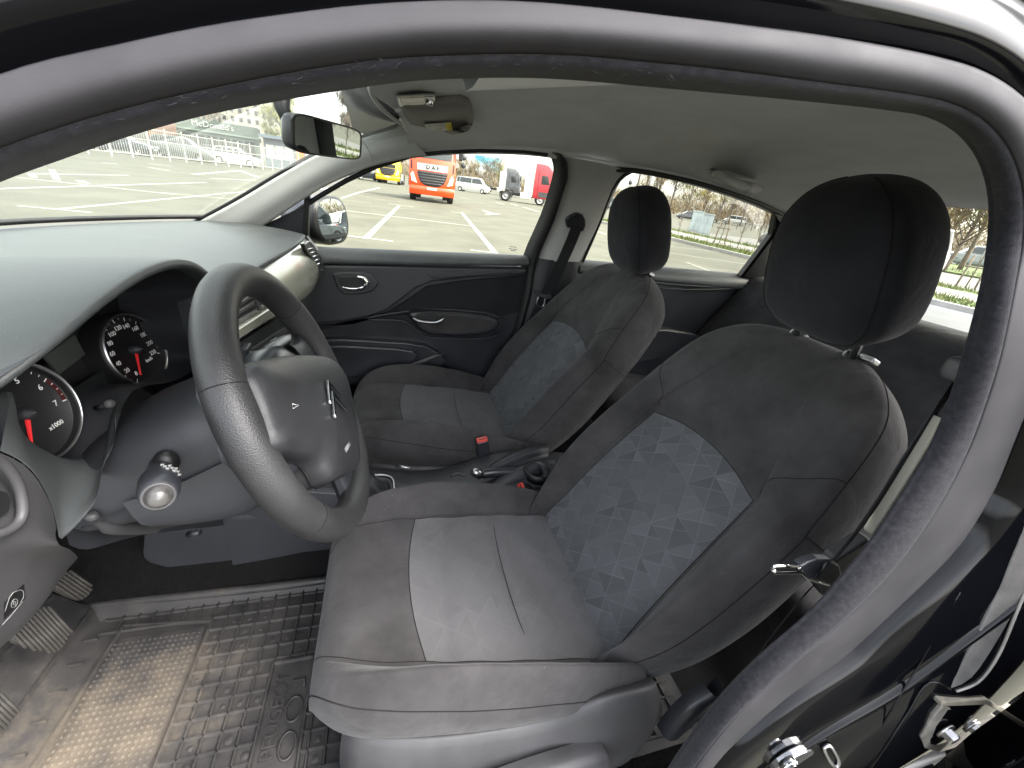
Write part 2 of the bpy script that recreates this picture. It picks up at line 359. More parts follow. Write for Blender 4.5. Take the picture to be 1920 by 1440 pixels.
# ================================================================ the car park and street around
def G(px, py): return Z(px, py, GZ)
asph = mat('worn_asphalt', (.088,.087,.068), .9, spec=.25, nscale=.7, namp=.16, detail=12, bscale=60, bump=.4, bdist=.01)
MB().poly([(-900,-900,GZ),(900,-900,GZ),(900,900,GZ),(-900,900,GZ)]).build('ground', asph, smooth=False, kind='structure')
lpaint = mat('road_line_paint', (.27,.27,.235), .8, nscale=3, namp=.15, detail=8)
def line(p, q, w_=.11, name='parking_line'):
    a, b = G(*p), G(*q); d = (b-a).normalized(); t = Vector((-d.y,d.x,0))*w_/2; up_ = Vector((0,0,.004+.0006*(len(LN_)%5)))
    LN_.append(1)
    MB().poly([a-t+up_,b-t+up_,b+t+up_,a+t+up_]).build(name, lpaint, smooth=False, kind='structure')
LN_ = []
for p,q,w_ in [((685,448),(748,386),.13),((927,473),(866,399),.13),((590,388),(884,424),.11),((640,441),(737,453),.10),((728,382),(775,388),.12),((845,397),(868,400),.12),((882,469),(934,475),.10),
    ((673,361),(712,352),.2),((640,372),(673,361),.15),((862,371),(881,374),.2),((929,379),(945,383),.2),((957,382),(972,386),.2),((980,388),(1010,397),.2),((600,355),(640,350),.2),
    ((-20,355),(330,344),.14),((33,333),(330,365),.12),((33,386),(172,399),.09),((105,393),(475,358),.10),((300,361),(445,375),.09),((58,326),(240,329),.16),((97,318),(107,338),.14),((58,326),(64,333),.14),
    ((190,305),(222,308),.3),((278,307),(320,312),.25),((278,314),(318,320),.25),((300,345),(386,342),.14),((363,327),(450,320),.25),((450,320),(485,333),.25),((395,335),(480,338),.2),((150,339),(160,344),.2),
    ((1250,461),(1400,479),.09),((1246,473),(1402,496),.08),((1287,492),(1330,508),.07),((1115,433),(1137,440),.12),((1122,428),(1145,431),.12)]:
    line(p,q,w_)
for p,q in (((907,395),(928,402)),((935,401),(912,402))): line(p,q,.28,'road_arrow')
# kerb, grass and pavement along the street behind
k0, k1 = G(1200,436), G(1403,486)
kd = (k1-k0).normalized(); kn = Vector((-kd.y,kd.x,0)); kn = kn if kn.x > 0 else -kn
def strip(name, a, b, z, m, zz=0, kind='structure', w0=-8, w1=30):
    mb = MB(); p = lambda s,t: k0+kd*s+kn*t+Vector((0,0,z))
    mb.prism([p(w0,a),p(w1,a),p(w1,b),p(w0,b)],(0,0,zz if zz else -.06)); return mb.build(name, m, smooth=False, kind=kind)
conc = mat('kerb_concrete', (.3,.29,.27), .9, nscale=3, namp=.15)
pave = mat('pavement_slabs', (.19,.18,.165), .9, nscale=1.2, namp=.12, detail=8)
road = mat('street_asphalt', (.12,.117,.11), .9, nscale=.8, namp=.12, detail=8)
grs = mat('grass_base', (.07,.095,.025), .95, nscale=3, namp=.4)
strip('kerb', 0, .15, .12, conc, -.12)
strip('grass_bed', .15, 1.9, .09, grs); strip('pavement', 1.9, 4.6, .10, pave); strip('grass_bed', 4.6, 5.8, .105, grs)
strip('road', 6.0, 17, .012, road); strip('kerb', 5.8, 6.0, .12, conc, -.12); strip('grass_bed', 17.2, 60, .09, grs)
gr = MB(); rnd = random.Random(11)
for s_,t0,t1,n_ in ((0,.2,1.85,5200),(0,4.65,5.75,3000),(0,17.3,22,1500)):
    for _ in range(n_):
        p = k0+kd*rnd.uniform(-7.5,16)+kn*rnd.uniform(t0,t1)+Vector((0,0,.08)); h = rnd.uniform(.04,.17)*(1.7 if rnd.random()<.1 else 1); a_ = rnd.uniform(0,pi); q = Vector((math.cos(a_),math.sin(a_),0))*.02
        gr.add([p-q,p+q,p+Vector((rnd.uniform(-.06,.06),rnd.uniform(-.06,.06),h))],[(0,1,2)])
gr.build('grass', mat('spring_grass', (.07,.105,.02), .8, nscale=3.5, col2=(.15,.14,.05), nlo=.4, nhi=.7), kind='stuff')

# ---- vehicles
white_p = mat('white_vehicle_paint', (.36,.37,.36), .3, coat=.4, nscale=2, namp=.05)
blk_gl = mat('dark_vehicle_glass', (.02,.025,.027), .08, spec=.6)
tyre = mat('tyre_rubber', (.02,.02,.02), .85, nscale=20, namp=.3)
hub_m = mat('wheel_hub_metal', (.35,.35,.35), .4, metal=.6)
lamp_m = mat('headlamp', (.7,.7,.66), .15, coat=.5, nscale=15, namp=.3)
def wheel_at(x, y, r, w_, side, parent):
    wo = MB().lathe([(r*.6,-.5*w_),(r*.97,-.5*w_),(r,-.35*w_),(r,.35*w_),(r*.97,.5*w_),(r*.62,.5*w_)], (x,y,r), (0,side,0), 22).build('wheel', tyre, parent)
    MB().lathe([(r*.63,.46*w_),(r*.55,.40*w_),(r*.5,.25*w_),(r*.25,.28*w_),(r*.2,.45*w_),(0,.46*w_)], (x,y,r), (0,side,0), 16).build('rim', hub_m, wo)
def place(o, p, heading, s=1.0):
    o.location = p; o.rotation_euler = (0,0,heading); o.scale = (s,s,s)
def car_(name, label, cat, paint, kind='hatch', group=None):
    t = thing(name, label, cat, (0,0,0), group)
    if kind == 'hatch': L_,W_,H_,bel,hood,ws0,ws1,rf1,rr = 4.1,1.75,1.48,.92,.86,1.0,.35,-1.35,-1.9
    elif kind == 'sedan': L_,W_,H_,bel,hood,ws0,ws1,rf1,rr = 4.5,1.78,1.44,.92,.86,.95,.25,-1.0,-1.75
    elif kind == 'suv': L_,W_,H_,bel,hood,ws0,ws1,rf1,rr = 4.4,1.82,1.70,1.08,1.02,1.15,.55,-1.7,-2.1
    else: L_,W_,H_,bel,hood,ws0,ws1,rf1,rr = 4.9,1.95,1.95,1.12,1.08,1.75,1.15,-2.2,-2.42
    f = L_/2; hw2 = W_/2
    xs = [f,f-.04,f-.15,f-.5,ws0,.3,-.8,-f+.5,-f+.12,-f+.02,-f]
    top = [.5,.66,hood-.14,hood-.03,bel,bel+.01,bel+.02,bel+.02,bel-.02,bel-.2,.55]
    bot = [.38,.28,.24,.22,.2,.2,.2,.24,.3,.36,.42]; wd = [.72,.86,.94,.985,1,1,1,.985,.95,.9,.82]
    rows = []
    for x,tp,b_,k in zip(xs,top,bot,wd):
        h = hw2*k; rows.append([Vector((x,-h*.96,b_)),Vector((x,-h,lerp(b_,tp,.45))),Vector((x,-h*.97,lerp(b_,tp,.85))),Vector((x,-h*.85,tp)),Vector((x,0,tp+.025)),Vector((x,h*.85,tp)),Vector((x,h*.97,lerp(b_,tp,.85))),Vector((x,h,lerp(b_,tp,.45))),Vector((x,h*.96,b_)),Vector((x,0,b_))])
    mb = MB(); mb.grid([r+[r[0]] for r in dense(rows,2,2)]); body = mb.build('body', paint, t)
    gh_ = MB(); k1_ = .80
    cab = [[(ws0+.05,hw2*.90,bel-.02),(ws1,hw2*.74,H_-.03)],[(.1,hw2*.94,bel),(.1,hw2*.76,H_)],[(-.6,hw2*.94,bel),(-.6,hw2*.76,H_)],[(rr+.1,hw2*.92,bel),(rf1,hw2*.72,H_-.05)]]
    rows = [[Vector((a[0],-a[1],a[2])),Vector((b[0],-b[1],b[2])),Vector((b[0],0,b[2]+.03)),Vector((b[0],b[1],b[2])),Vector((a[0],a[1],a[2]))] for a,b in cab]
    gm_ = MB().grid(rows); a,b = cab[0]; gm_.poly([(a[0],-a[1],a[2]),(b[0],-b[1],b[2]),(b[0],0,b[2]+.03),(b[0],b[1],b[2]),(a[0],a[1],a[2])]); a,b = cab[-1]; gm_.poly([(a[0],-a[1],a[2]),(b[0],-b[1],b[2]),(b[0],0,b[2]+.03),(b[0],b[1],b[2]),(a[0],a[1],a[2])])
    gm_.build('cabin', paint, t, smooth=False)
    for sg in (-1,1):
        def S(x,fr): 
            lo = itp(x,[rr,-.6,.1,ws0],[hw2*.92,hw2*.94,hw2*.94,hw2*.9]); hi = itp(x,[rr,-.6,.1,ws0],[hw2*.72,hw2*.76,hw2*.76,hw2*.74]); return Vector((x,sg*(lerp(lo,hi,fr)+.012),lerp(bel,H_,fr)))
        for xa,xb,sa,sb_ in ((ws0-.1,.02,ws1-.0,.02),(-.06,rf1+.45,-.06,rf1+.5),(rf1+.38,rr+.25,rf1+.42,rf1+.05)):
            if kind == 'panel' and xa < 0: continue
            MB().poly([S(xa,.1),S(xb,.1),S(sb_,.86),S(sa,.86)]).build('side_window', blk_gl, t, smooth=False)
    MB().poly([(ws0+.02,-hw2*.8,bel+.05),(ws0+.02,hw2*.8,bel+.05),(ws1+.06,hw2*.68,H_-.07),(ws1+.06,-hw2*.68,H_-.07)]).build('windscreen', blk_gl, t, smooth=False)
    MB().poly([(rr+.085,-hw2*.8,bel+.05),(rr+.085,hw2*.8,bel+.05),(rf1-.04,hw2*.66,H_-.1),(rf1-.04,-hw2*.66,H_-.1)]).build('rear_window', blk_gl, t, smooth=False)
    for sg in (-1,1):
        MB().ell((f-.13,sg*hw2*.68,.66),(.12,.16,.08),e=.7,nu=12,nv=8).build('headlight', lamp_m, t)
        MB().ell((-f+.09,sg*hw2*.72,.8),(.08,.13,.1),e=.7,nu=12,nv=8).build('tail_light', mat_tail, t)
        wheel_at(f-.82,sg*(hw2-.1),.32,.2,sg,t); wheel_at(-f+.8,sg*(hw2-.1),.32,.2,sg,t)
    MB().box((f-.01,0,.5),(.05,.5,.11)).build('number_plate', white_p, t, smooth=False); MB().box((f-.06,0,.42),(.1,1.1,.16)).build('grille', blk_gl, t, smooth=False)
    return t
mat_tail = mat('tail_lamp', (.35,.02,.02), .2, coat=.5)
silver = mat('silver_vehicle_paint', (.10,.11,.11), .3, metal=.3, coat=.4); darkp = mat('dark_vehicle_paint', (.02,.024,.03), .2, coat=.7); greyp = mat('grey_vehicle_paint', (.16,.18,.19), .3, coat=.5)
def put(o, a, face, ofs=0, s=1.0):
    p = G(*a); d = Vector((p.x,p.y,0)).normalized(); place(o, p+d*ofs, math.atan2(d.y,d.x)+face, s); return o
hp_ = pi/2
g_f = 'cars parked behind the white fence'
put(car_('parked_car','dark car at the left end of the white fence','car',darkp,'sedan',g_f),(228,288),-hp_-.4,1.2)
put(car_('parked_car','silver estate car behind the white fence, largest there','car',silver,'suv',g_f),(345,300),-hp_-.25,1.6)
put(car_('parked_car','white car behind the right part of the white fence','car',white_p,'hatch',g_f),(446,311),-hp_-.25,1.8)
put(car_('parked_car','pale car half hidden between two cars behind the fence','car',silver,'hatch',g_f),(410,300),-hp_-.2,5)
put(car_('white_van','white passenger van parked right of the orange truck','van',white_p,'van'),(886,361),-hp_-.25,.5)
put(car_('dark_car','black car beside the yellow truck, partly behind the pillar','car',darkp,'suv'),(690,338),-hp_+.5,1)
g_s = 'cars in the street seen through the rear side window'
put(car_('street_car','dark hatchback in the street, half hidden by the left grey cabinet','car',darkp,'hatch',g_s),(1288,412),hp_+.15,.8)
put(car_('street_van','small white delivery van right of grey cabinets','van',white_p,'van',g_s),(1375,421),hp_+.2,1)
put(car_('street_car','silver car left of the passenger headrest in the street','car',silver,'van',g_s),(1148,394),hp_+.1,1)
put(car_('street_car','grey car seen through the back window beside the driver headrest','car',greyp,'suv',g_s),(1822,504),hp_+.2,3)
put(car_('street_car','distant grey car behind the dark one in the street','car',greyp,'sedan',g_s),(1300,404),hp_+.1,8)
put(car_('street_car','distant white car at the right end of the street','car',white_p,'sedan',g_s),(1425,424),hp_+.1,7)

def tractor(name, label, paint, face_dark, letter, group, logo=True):
    t = thing(name, label, 'truck', (0,0,0), group); W2 = 1.24
    def fr(y, z, x=0.0): return Vector((x - .10*(abs(y)/W2)**3 - .06*max(0,z-1.9), y, z))
    rows = []
    for z,xi,wi in ((.62,-.02,.97),(.72,.04,1),(1.0,.06,1),(1.5,.03,1),(1.95,0,1),(2.2,-.06,.99),(2.9,-.24,.97),(3.3,-.38,.95),(3.7,-.9,.9),(3.78,-1.3,.85)):
        rows.append([Vector((-2.15,-W2*wi,z)),Vector((-.45+xi,-W2*wi,z)),Vector((-.12+xi,-W2*wi*.985,z)),Vector((-.0+xi,-W2*wi*.86,z)),Vector((.06+xi,0,z)),Vector((-.0+xi,W2*wi*.86,z)),Vector((-.12+xi,W2*wi*.985,z)),Vector((-.45+xi,W2*wi,z)),Vector((-2.15,W2*wi,z))])
    mb = MB(); mb.grid(rows); n_ = 9
    mb.poly([r[0] for r in rows]+[r[-1] for r in rows[::-1]]); mb.poly(rows[-1]); mb.build('cab', paint, t, bevel=.03)
    P_ = lambda y,z,o=.0: Vector((itp(abs(y),[0,1.07,1.22],[.06,0,-.12])+itp(z,[.72,1.0,1.5,1.95,2.2,2.9,3.3],[.04,.06,.03,0,-.06,-.24,-.38])+o,y,z))
    def plate(name, pts, m, off=.015, parent=t):
        return MB().prism([P_(y,z,off) for y,z in pts],(-.04,0,0)).build(name, m, parent, smooth=False)
    ysx = np.linspace(-1.12,1.12,9)
    MB().grid([[P_(y,z,.02) for y in ysx] for z in (2.12,2.4,2.75,3.1)]).build('windscreen', blk_gl, t)
    gp = MB().grid([[P_(y,z,.03) for y in np.linspace(-.80,.80,7)] for z in (1.55,1.86)]); gp.build('logo_panel', face_dark, t)
    if letter: text('logo_lettering', ' '.join(letter), .25, P_(0,1.70,.045)+Vector((.02,0,0)), (0,1,0), (0,0,1), M['blackrub'], t, .01, sx=1.15, bold=True)
    gl_ = MB().grid([[P_(k*w_,z,.035) for k in np.linspace(-1,1,9)] for z,w_ in ((1.50,.8),(1.3,.76),(1.12,.70),(.98,.62),(.87,.48),(.80,.25))]); go = gl_.build('grille', M['blackrub'], t, smooth=False)
    for k,z in enumerate((.93,1.06,1.19,1.32,1.44)):
        w_ = itp(z,[.8,.98,1.3,1.5],[.3,.6,.74,.78]); MB().tube([P_(y,z,.04) for y in np.linspace(-w_,w_,7)],.028,6).build('grille_slat', mat_slat, go)
    for sg in (-1,1):
        MB().prism([P_(sg*y,z,.03) for y,z in ((.80,.90),(1.06,.98),(1.14,1.30),(1.02,1.42),(.90,1.15))],(-.05,0,0)).build('headlight', lamp_m, t, smooth=False)
        MB().prism([P_(sg*y,z,.02) for y,z in ((1.06,1.55),(1.14,1.55),(1.14,2.0),(1.08,1.95))],(-.03,0,0)).build('corner_vent', M['blackrub'], t, smooth=False)
        MB().box((-.1,sg*1.45,2.55),(.16,.22,.7)).build('wing_mirror', M['blackrub'], t, bevel=.05)
        wheel_at(-1.35,sg*1.05,.5,.32,sg,t); wheel_at(-4.9,sg*.98,.5,.5,sg,t)
    bm_ = MB().grid([[P_(y,z,o) for y in np.linspace(-1.2,1.2,9)] for z,o in ((.78,.04),(.74,.08),(.55,.08),(.36,.0))]); bm_.build('bumper', paint, t)
    plate('number_plate', [(-.26,.62),(.26,.62),(.26,.74),(-.26,.74)], white_p, .12)
    plate('bumper_step', [(-.5,.42),(.5,.42),(.5,.52),(-.5,.52)], white_p, -.02)
    MB().box((-3.6,0,.75),(4.0,.85,.28)).build('chassis', M['blackrub'], t, smooth=False)
    MB().box((-4.6,0,1.05),(.9,1.0,.14)).build('coupling', M['blackrub'], t, bevel=.03)
    for sg in (-1,1): MB().box((-2.9,sg*1.0,.72),(1.1,.5,.62)).build('fuel_tank', mat_tank, t, bevel=.08)
    for sg in (-1,1):
        MB().prism([(-.62,sg*1.225,2.0),(-1.45,sg*1.225,1.95),(-1.45,sg*1.225,2.75),(-.85,sg*1.215,2.75)],(0,sg*.03,0)).build('side_window', blk_gl, t, smooth=False)
        MB().box((-.95,sg*1.245,1.0),(1.3,.02,.5)).build('door_step', M['plas_g'], t, smooth=False)
        MB().box((-1.75,sg*1.245,2.0),(.03,.02,2.4)).build('door_gap', M['blackrub'], t, smooth=False)
        MB().lathe([(.60,-.28),(.63,-.28),(.63,.28),(.60,.28)],(-4.9,sg*.98,.5),(0,sg,0),22).build('wheel_guard', M['plas_g'], t)
        MB().box((-2.65,sg*1.12,1.95),(.9,.06,2.5)).build('side_fairing', mat_fair, t, bevel=.02)
    MB().lathe([(.0,0),(.09,0),(.09,2.2),(.0,2.2)],(-2.45,-.8,1.2),(0,0,1),12).build('exhaust', mat_tank, t)
    return t
mat_slat = mat('grille_slat_grey', (.05,.05,.055), .4); mat_tank = mat('pale_tank_paint', (.5,.48,.42), .4, nscale=4, namp=.15); mat_fair = mat('pale_fairing', (.6,.6,.56), .5, nscale=3, namp=.1)
orange = mat('orange_truck_paint', (.62,.052,.006), .3, coat=.5, nscale=2, namp=.05); yel = mat('yellow_truck_paint', (.55,.38,.008), .3, coat=.5, nscale=2, namp=.05); redp = mat('red_truck_paint', (.32,.012,.022), .3, coat=.5, nscale=2, namp=.08); dgrey = mat('dark_grey_truck_paint', (.06,.065,.075), .5, nscale=3, namp=.3)
mir = 'cars standing behind, seen in the side mirror'
for k,(x_,y_,m_,kd_,lb_) in enumerate(((17.5,12.2,darkp,'sedan','dark car left in the side mirror'),(20.5,14.0,white_p,'van','pale van in the middle of the side mirror'),(19.5,16.8,darkp,'hatch','dark car right in the side mirror'))):
    place(car_('street_car',lb_,'car',m_,kd_,mir), Vector((x_,y_,GZ)), 1.4)
g_t = 'trucks parked across the car park'
put(tractor('parked_truck','orange truck facing the car with a white panel above its dark grille',orange,white_p,'DAF',g_t),(809,380),pi,0,1.0)
put(tractor('parked_truck','yellow truck front standing left of the orange truck',yel,M['blackrub'],None,g_t),(727,345),pi-.12,.5,1.05)
put(tractor('parked_truck','red truck seen from its side with pale fairings and tank',redp,white_p,None,g_t),(1034,388),-1.5,0,1.0)
put(tractor('parked_truck','dark grey truck standing behind the red truck',dgrey,M['blackrub'],None,g_t),(972,372),-1.5,6,1.08)
# lorry with a white box and red lettering in the street
lt = thing('box_lorry','white box lorry with red lettering in the street','truck',(0,0,0))
MB().box((0,0,2.55),(9.5,2.5,2.75)).build('cargo_box', white_p, lt, bevel=.05); text('side_lettering','Raben',1.75,(.8,-1.262,2.5),(1,0,0),(0,0,1),mat('red_lettering',(.6,.02,.03),.6),lt,.01)
MB().box((0,0,.9),(9.5,1.0,.3)).build('chassis', M['blackrub'], lt, smooth=False); MB().box((-6.0,0,1.85),(2.0,2.4,2.6)).build('cab', white_p, lt, bevel=.15)
MB().box((-6.3,-1.21,2.3),(.9,.03,.8)).build('cab_window', blk_gl, lt, smooth=False); MB().box((5.6,0,3.1),(1.6,2.4,2.2)).build('rear_box', mat_fair, lt, bevel=.05)
for x in (-5.6,2.2,3.6):
    for sg in (-1,1): wheel_at(x,sg*1.05,.5,.3,sg,lt)
p = G(1192,393); d = Vector((p.x,p.y,0)).normalized(); place(lt, p+d*6, math.atan2(d.y,d.x)-hp_+.12, 1.0)

# ---- street furniture
cabm = mat('grey_cabinet_steel', (.33,.38,.39), .5, nscale=2, namp=.12)
for (px_,py_,w_,h_,lab) in ((1300,434,.75,1.38,'left of the two grey roadside cabinets'),(1319,439,.72,1.28,'right of the two grey roadside cabinets, with a pale door mark')):
    t = thing('street_cabinet', lab, 'cabinet', (0,0,0), 'grey roadside cabinets')
    MB().box((0,0,h_/2),(w_,.5,h_)).build('cabinet_body', cabm, t, bevel=.02, smooth=False); MB().box((0,0,h_+.03),(w_+.08,.58,.06)).build('cabinet_roof', cabm, t, bevel=.015, smooth=False)
    for sx in (-1,1): MB().box((sx*w_*.245,-.26,h_*.5),(w_*.46,.02,h_*.86)).build('cabinet_door', cabm, t, smooth=False)
    MB().box((.03,-.275,h_*.7),(.03,.03,.22)).build('cabinet_handle', white_p, t, smooth=False)
    p = G(px_,py_); d = Vector((p.x,p.y,0)).normalized(); place(t, p, math.atan2(d.y,d.x)-hp_)
stake = mat('weathered_stake_wood', (.17,.14,.11), .9, nscale=8, namp=.3)
twm = mat('bare_twig_bark', (.10,.08,.06), .9, nscale=5, namp=.3)
def sapling(px_, py_, lab, support=True, h=1.9, lab2=None):
    p = G(px_,py_); d = Vector((p.x,p.y,0)).normalized(); rt = Vector((d.y,-d.x,0))
    if support:
        t = thing('tree_support', lab, 'tree support', tuple(p), 'wooden supports of young trees')
        for sg in (-1,1): MB().tube([p+rt*.24*sg, p+rt*.2*sg+Vector((0,0,1.15))], .03, 8).build('stake', stake, t)
        MB().tube([p-rt*.30+Vector((0,0,.78)), p+rt*.30+Vector((0,0,.78))], .028, 8).build('crossbar', stake, t)
    t = thing('young_tree', lab2 or lab, 'tree', tuple(p))
    MB().tube(cr([p,p+Vector((.03,0,h*.5)),p+Vector((0,.02,h))],8), [.022,.02,.018,.015,.012,.01,.008,.006], 6).build('trunk', twm, t)
    tw = MB(); rn = random.Random(px_)
    for _ in range(16):
        a_ = rn.uniform(0,2*pi); z_ = rn.uniform(.35,.95)*h; l_ = rn.uniform(.2,.55); q = p+Vector((0,0,z_)); e = q+Vector((math.cos(a_)*l_*.6,math.sin(a_)*l_*.6,l_*.8)); tw.tube([q,q.lerp(e,.5)+Vector((0,0,-.03)),e],[.008,.006,.003],4)
    tw.build('branches', twm, t)
sapling(1347,460,'two stake wooden support on the grass, tied round a sapling beside the right cabinet', lab2='leafless sapling between two wooden stakes beside the right cabinet')
sapling(1270,440,'leafless twig like sapling between the headrest and the left cabinet',False,1.3)
sapling(1380,470,'leafless sapling right of the wooden stakes',False,1.3)
sapling(1412,474,'rightmost leafless sapling by the rear door pillar',False,1.3)
sapling(1806,545,'wooden support seen through the back window, holding a bare sapling', lab2='bare sapling between stakes seen through the back window')
rl = thing('street_railing','low dark railing along the far street edge','railing',tuple(G(1340,424)))
A_, B_ = G(1335,425), G(1445,437); A_.z = B_.z = GZ
for k in range(9):
    q = A_.lerp(B_,k/8); MB().box(q+Vector((0,0,.45)),(.07,.07,.9)).build('railing_post', M['plas_g'], rl, smooth=False)
MB().tube([A_+Vector((0,0,.88)),B_+Vector((0,0,.88))],.05,6).build('railing_bar', M['plas_g'], rl); MB().tube([A_+Vector((0,0,.5)),B_+Vector((0,0,.5))],.035,6).build('railing_bar', M['plas_g'], rl)
def pole(name, lab, px_, py_, h, r, m, arm=None, ofs=0):
    p = G(px_,py_); d = Vector((p.x,p.y,0)).normalized(); p = p+d*ofs; t = thing(name, lab, 'pole', tuple(p)); rt = Vector((d.y,-d.x,0))
    MB().tube([p, p+Vector((0,0,h))],[r,r*.7],10).build('post', m, t)
    if arm == 'lamp':
        MB().tube(cr([p+Vector((0,0,h)),p+rt*.6+Vector((0,0,h+.25)),p+rt*1.4+Vector((0,0,h+.3))],8),r*.5,6).build('lamp_arm', m, t); MB().ell(p+rt*1.7+Vector((0,0,h+.3)),(.4,.16,.09),nu=12,nv=8).build('lamp_head', m, t)
    return t, p, d, rt
gm_ = mat('grey_pole_steel', (.25,.26,.27), .5, nscale=3, namp=.1); dk_ = mat('dark_pole_steel', (.035,.037,.04), .5)
pole('lamp_post','slim grey lamp post rising beside the cabinets',1322,412,9,.13,gm_,'lamp',4)
pole('lamp_post','tall grey lamp post above the box lorry',1205,404,10,.16,gm_,'lamp',2)
pole('lamp_post','dark square pole in front of the apartment block',507,268,12,.22,dk_,None,40)
pole('lamp_post','thin pole on the left behind the red truck',970,352,13,.13,gm_,None,30); pole('lamp_post','thin pole on the right behind the red truck',981,352,13,.13,gm_,None,32)
t, p, d, rt = pole('street_lantern','post with a dark lantern head in front of the box lorry',1170,397,4.2,.07,dk_)
MB().lathe([(.05,0),(.28,.1),(.34,.5),(.1,.75),(0,.8)], p+Vector((0,0,4.2)),(0,0,1),12).build('lantern_head', dk_, t)
t, p, d, rt = pole('road_sign','road sign backs, two dark discs right beside the orange truck',866,357,5.2,.05,dk_,None,4)
for z in (4.7,3.6): MB().lathe([(0,.02),(.42,.02),(.42,-.02),(0,-.02)], p-d*.08+Vector((0,0,z)), -d, 20).build('sign_disc', dk_, t)
# billboard
t, p, d, rt = pole('billboard','blue advertising billboard on a post above the white van','x' and 893,352,4.2,.18,gm_,None,22) if False else pole('billboard','blue advertising billboard on a post above the white van',911,352,7.0,.35,gm_,None,14)
t['category'] = 'billboard'
bbm = mat('billboard_print', (.05,.21,.28), .5, nscale=.16, col2=(.40,.46,.46), nlo=.45, nhi=.62, detail=6)
bb = MB(); c0 = p+Vector((0,0,10.2)); Mx = Matrix((rt,d,Vector((0,0,1)))).transposed()
MB().box(c0,(13.0,.4,7.0),Mx).build('billboard_frame', gm_, t, smooth=False); MB().box(c0-d*.22,(12.5,.06,6.5),Mx).build('billboard_poster', bbm, t, smooth=False)

# ---- white fence of posts, rails and bars
fn = thing('fence','white metal bar fence along the edge of the car park','fence',tuple(G(400,308)))
fw_ = mat('white_fence_paint', (.36,.36,.33), .5, nscale=2, namp=.06)
fp = [(200,288),(250,297),(307,300),(362,304),(393,307),(424,310),(452,312),(475,315),(497,317),(515,319),(530,320),(545,321),(570,322)]
F0, F1 = G(250,296.5), G(530,321.5)
fd_ = (F1-F0).normalized(); Lf = (F1-F0).length
def FQ(s): 
    q = F0+fd_*s; return Vector((q.x,q.y,GZ))
hF = 1.95; ns = 15; step = Lf/11
for k in range(-3,14): MB().box(FQ(k*step)+Vector((0,0,hF/2)),(.07,.07,hF)).build('fence_post', fw_, fn, smooth=False)
for z in (.25,1.15,1.8): MB().tube([FQ(-3*step)+Vector((0,0,z)),FQ(13*step)+Vector((0,0,z))],.022,6).build('fence_rail', fw_, fn)
br = MB()
for k in range(int(16*step/.16)):
    q = FQ(-3*step+.16*k); br.box(q+Vector((0,0,1.0)),(.016,.016,1.6))
br.build('fence_bar', fw_, fn, smooth=False, kind='stuff')
# ---- restaurant, kiosk, apartment blocks
def facade(name, lab, cat, px0, px1, py, ofs, h, m, depth=10):
    a, b = G(px0,py[0]), G(px1,py[1])
    da_, db_ = Vector((a.x,a.y,0)).normalized(), Vector((b.x,b.y,0)).normalized()
    dist = ((a+b)/2).length+ofs
    a = da_*dist; b = db_*dist; a.z = b.z = GZ
    t = thing(name, lab, cat, tuple((a+b)/2)); d = (b-a).normalized(); nn = Vector((-d.y,d.x,0)); nn = nn if nn.dot(a) > 0 else -nn
    mb = MB(); mb.prism([a,b,b+nn*depth,a+nn*depth],(0,0,h)); mb.build('wall', m, t, smooth=False)
    return t, a, b, d, nn
green = mat('dark_green_cladding', (.055,.08,.068), .6, nscale=1, namp=.1)
t, a, b, d, nn = facade('restaurant','low dark green restaurant with white lettering behind the fence','building',338,492,(300,312),20,4.3,green,14)
L_ = (b-a).length
text('sign_lettering',"McDonald's",.95,a+d*L_*.45-nn*.06+Vector((0,0,3.75)),d,(0,0,1),white_p,t,.05)
for k in range(6):
    q = a+d*(L_*(.12+.15*k))-nn*.04+Vector((0,0,1.5)); Mx = Matrix((d,nn,Vector((0,0,1)))).transposed(); w_ = MB().box(q,(L_*.12,.06,2.0),Mx).build('window', blk_gl, t, smooth=False)
MB().box(a.lerp(b,.5)-nn*.1+Vector((0,0,3.0)),(L_,.25,.18),Matrix((d,nn,Vector((0,0,1)))).transposed()).build('fascia_band', mat('pale_green_band',(.13,.17,.145),.6), t, smooth=False)
brown = mat('brown_cladding', (.16,.075,.05), .7, nscale=2, namp=.2)
t, a, b, d, nn = facade('annex','brown slatted annex at the left of the green restaurant','building',285,341,(298,300),22,3.6,brown,8)
for k in range(16):
    q = a.lerp(b,(k+.5)/16)-nn*.05+Vector((0,0,1.8)); MB().box(q,(.1,.12,3.4),Matrix((d,nn,Vector((0,0,1)))).transposed()).build('slat', brown, t, smooth=False)
bluem = mat('blue_grey_cladding', (.07,.095,.12), .5, nscale=2, namp=.1)
t, a, b, d, nn = facade('kiosk','blue grey kiosk with a flat roof at the fence end','building',500,556,(318,322),5,2.9,bluem,5)
MB().box(a.lerp(b,.5)-nn*.3+Vector((0,0,3.0)),((b-a).length+.8,1.0,.3),Matrix((d,nn,Vector((0,0,1)))).transposed()).build('roof', bluem, t, smooth=False)
for k in range(3):
    q = a.lerp(b,.2+.3*k)-nn*.04+Vector((0,0,1.6)); MB().box(q,(.8,.05,1.3),Matrix((d,nn,Vector((0,0,1)))).transposed()).build('window', white_p, t, smooth=False)
p = G(566,324); t = thing('sign_board','orange and white sign board right of the fence','sign',tuple(p)); d = Vector((p.x,p.y,0)).normalized(); Mx = Matrix((Vector((d.y,-d.x,0)),d,Vector((0,0,1)))).transposed()
MB().box(p+Vector((0,0,1.2)),(.75,.1,2.4),Mx).build('board', mat('orange_sign',(.55,.14,.05),.6), t, smooth=False); MB().box(p+Vector((d.y,-d.x,0))*.9+Vector((0,0,1.2)),(.9,.1,2.4),Mx).build('board', white_p, t, smooth=False)
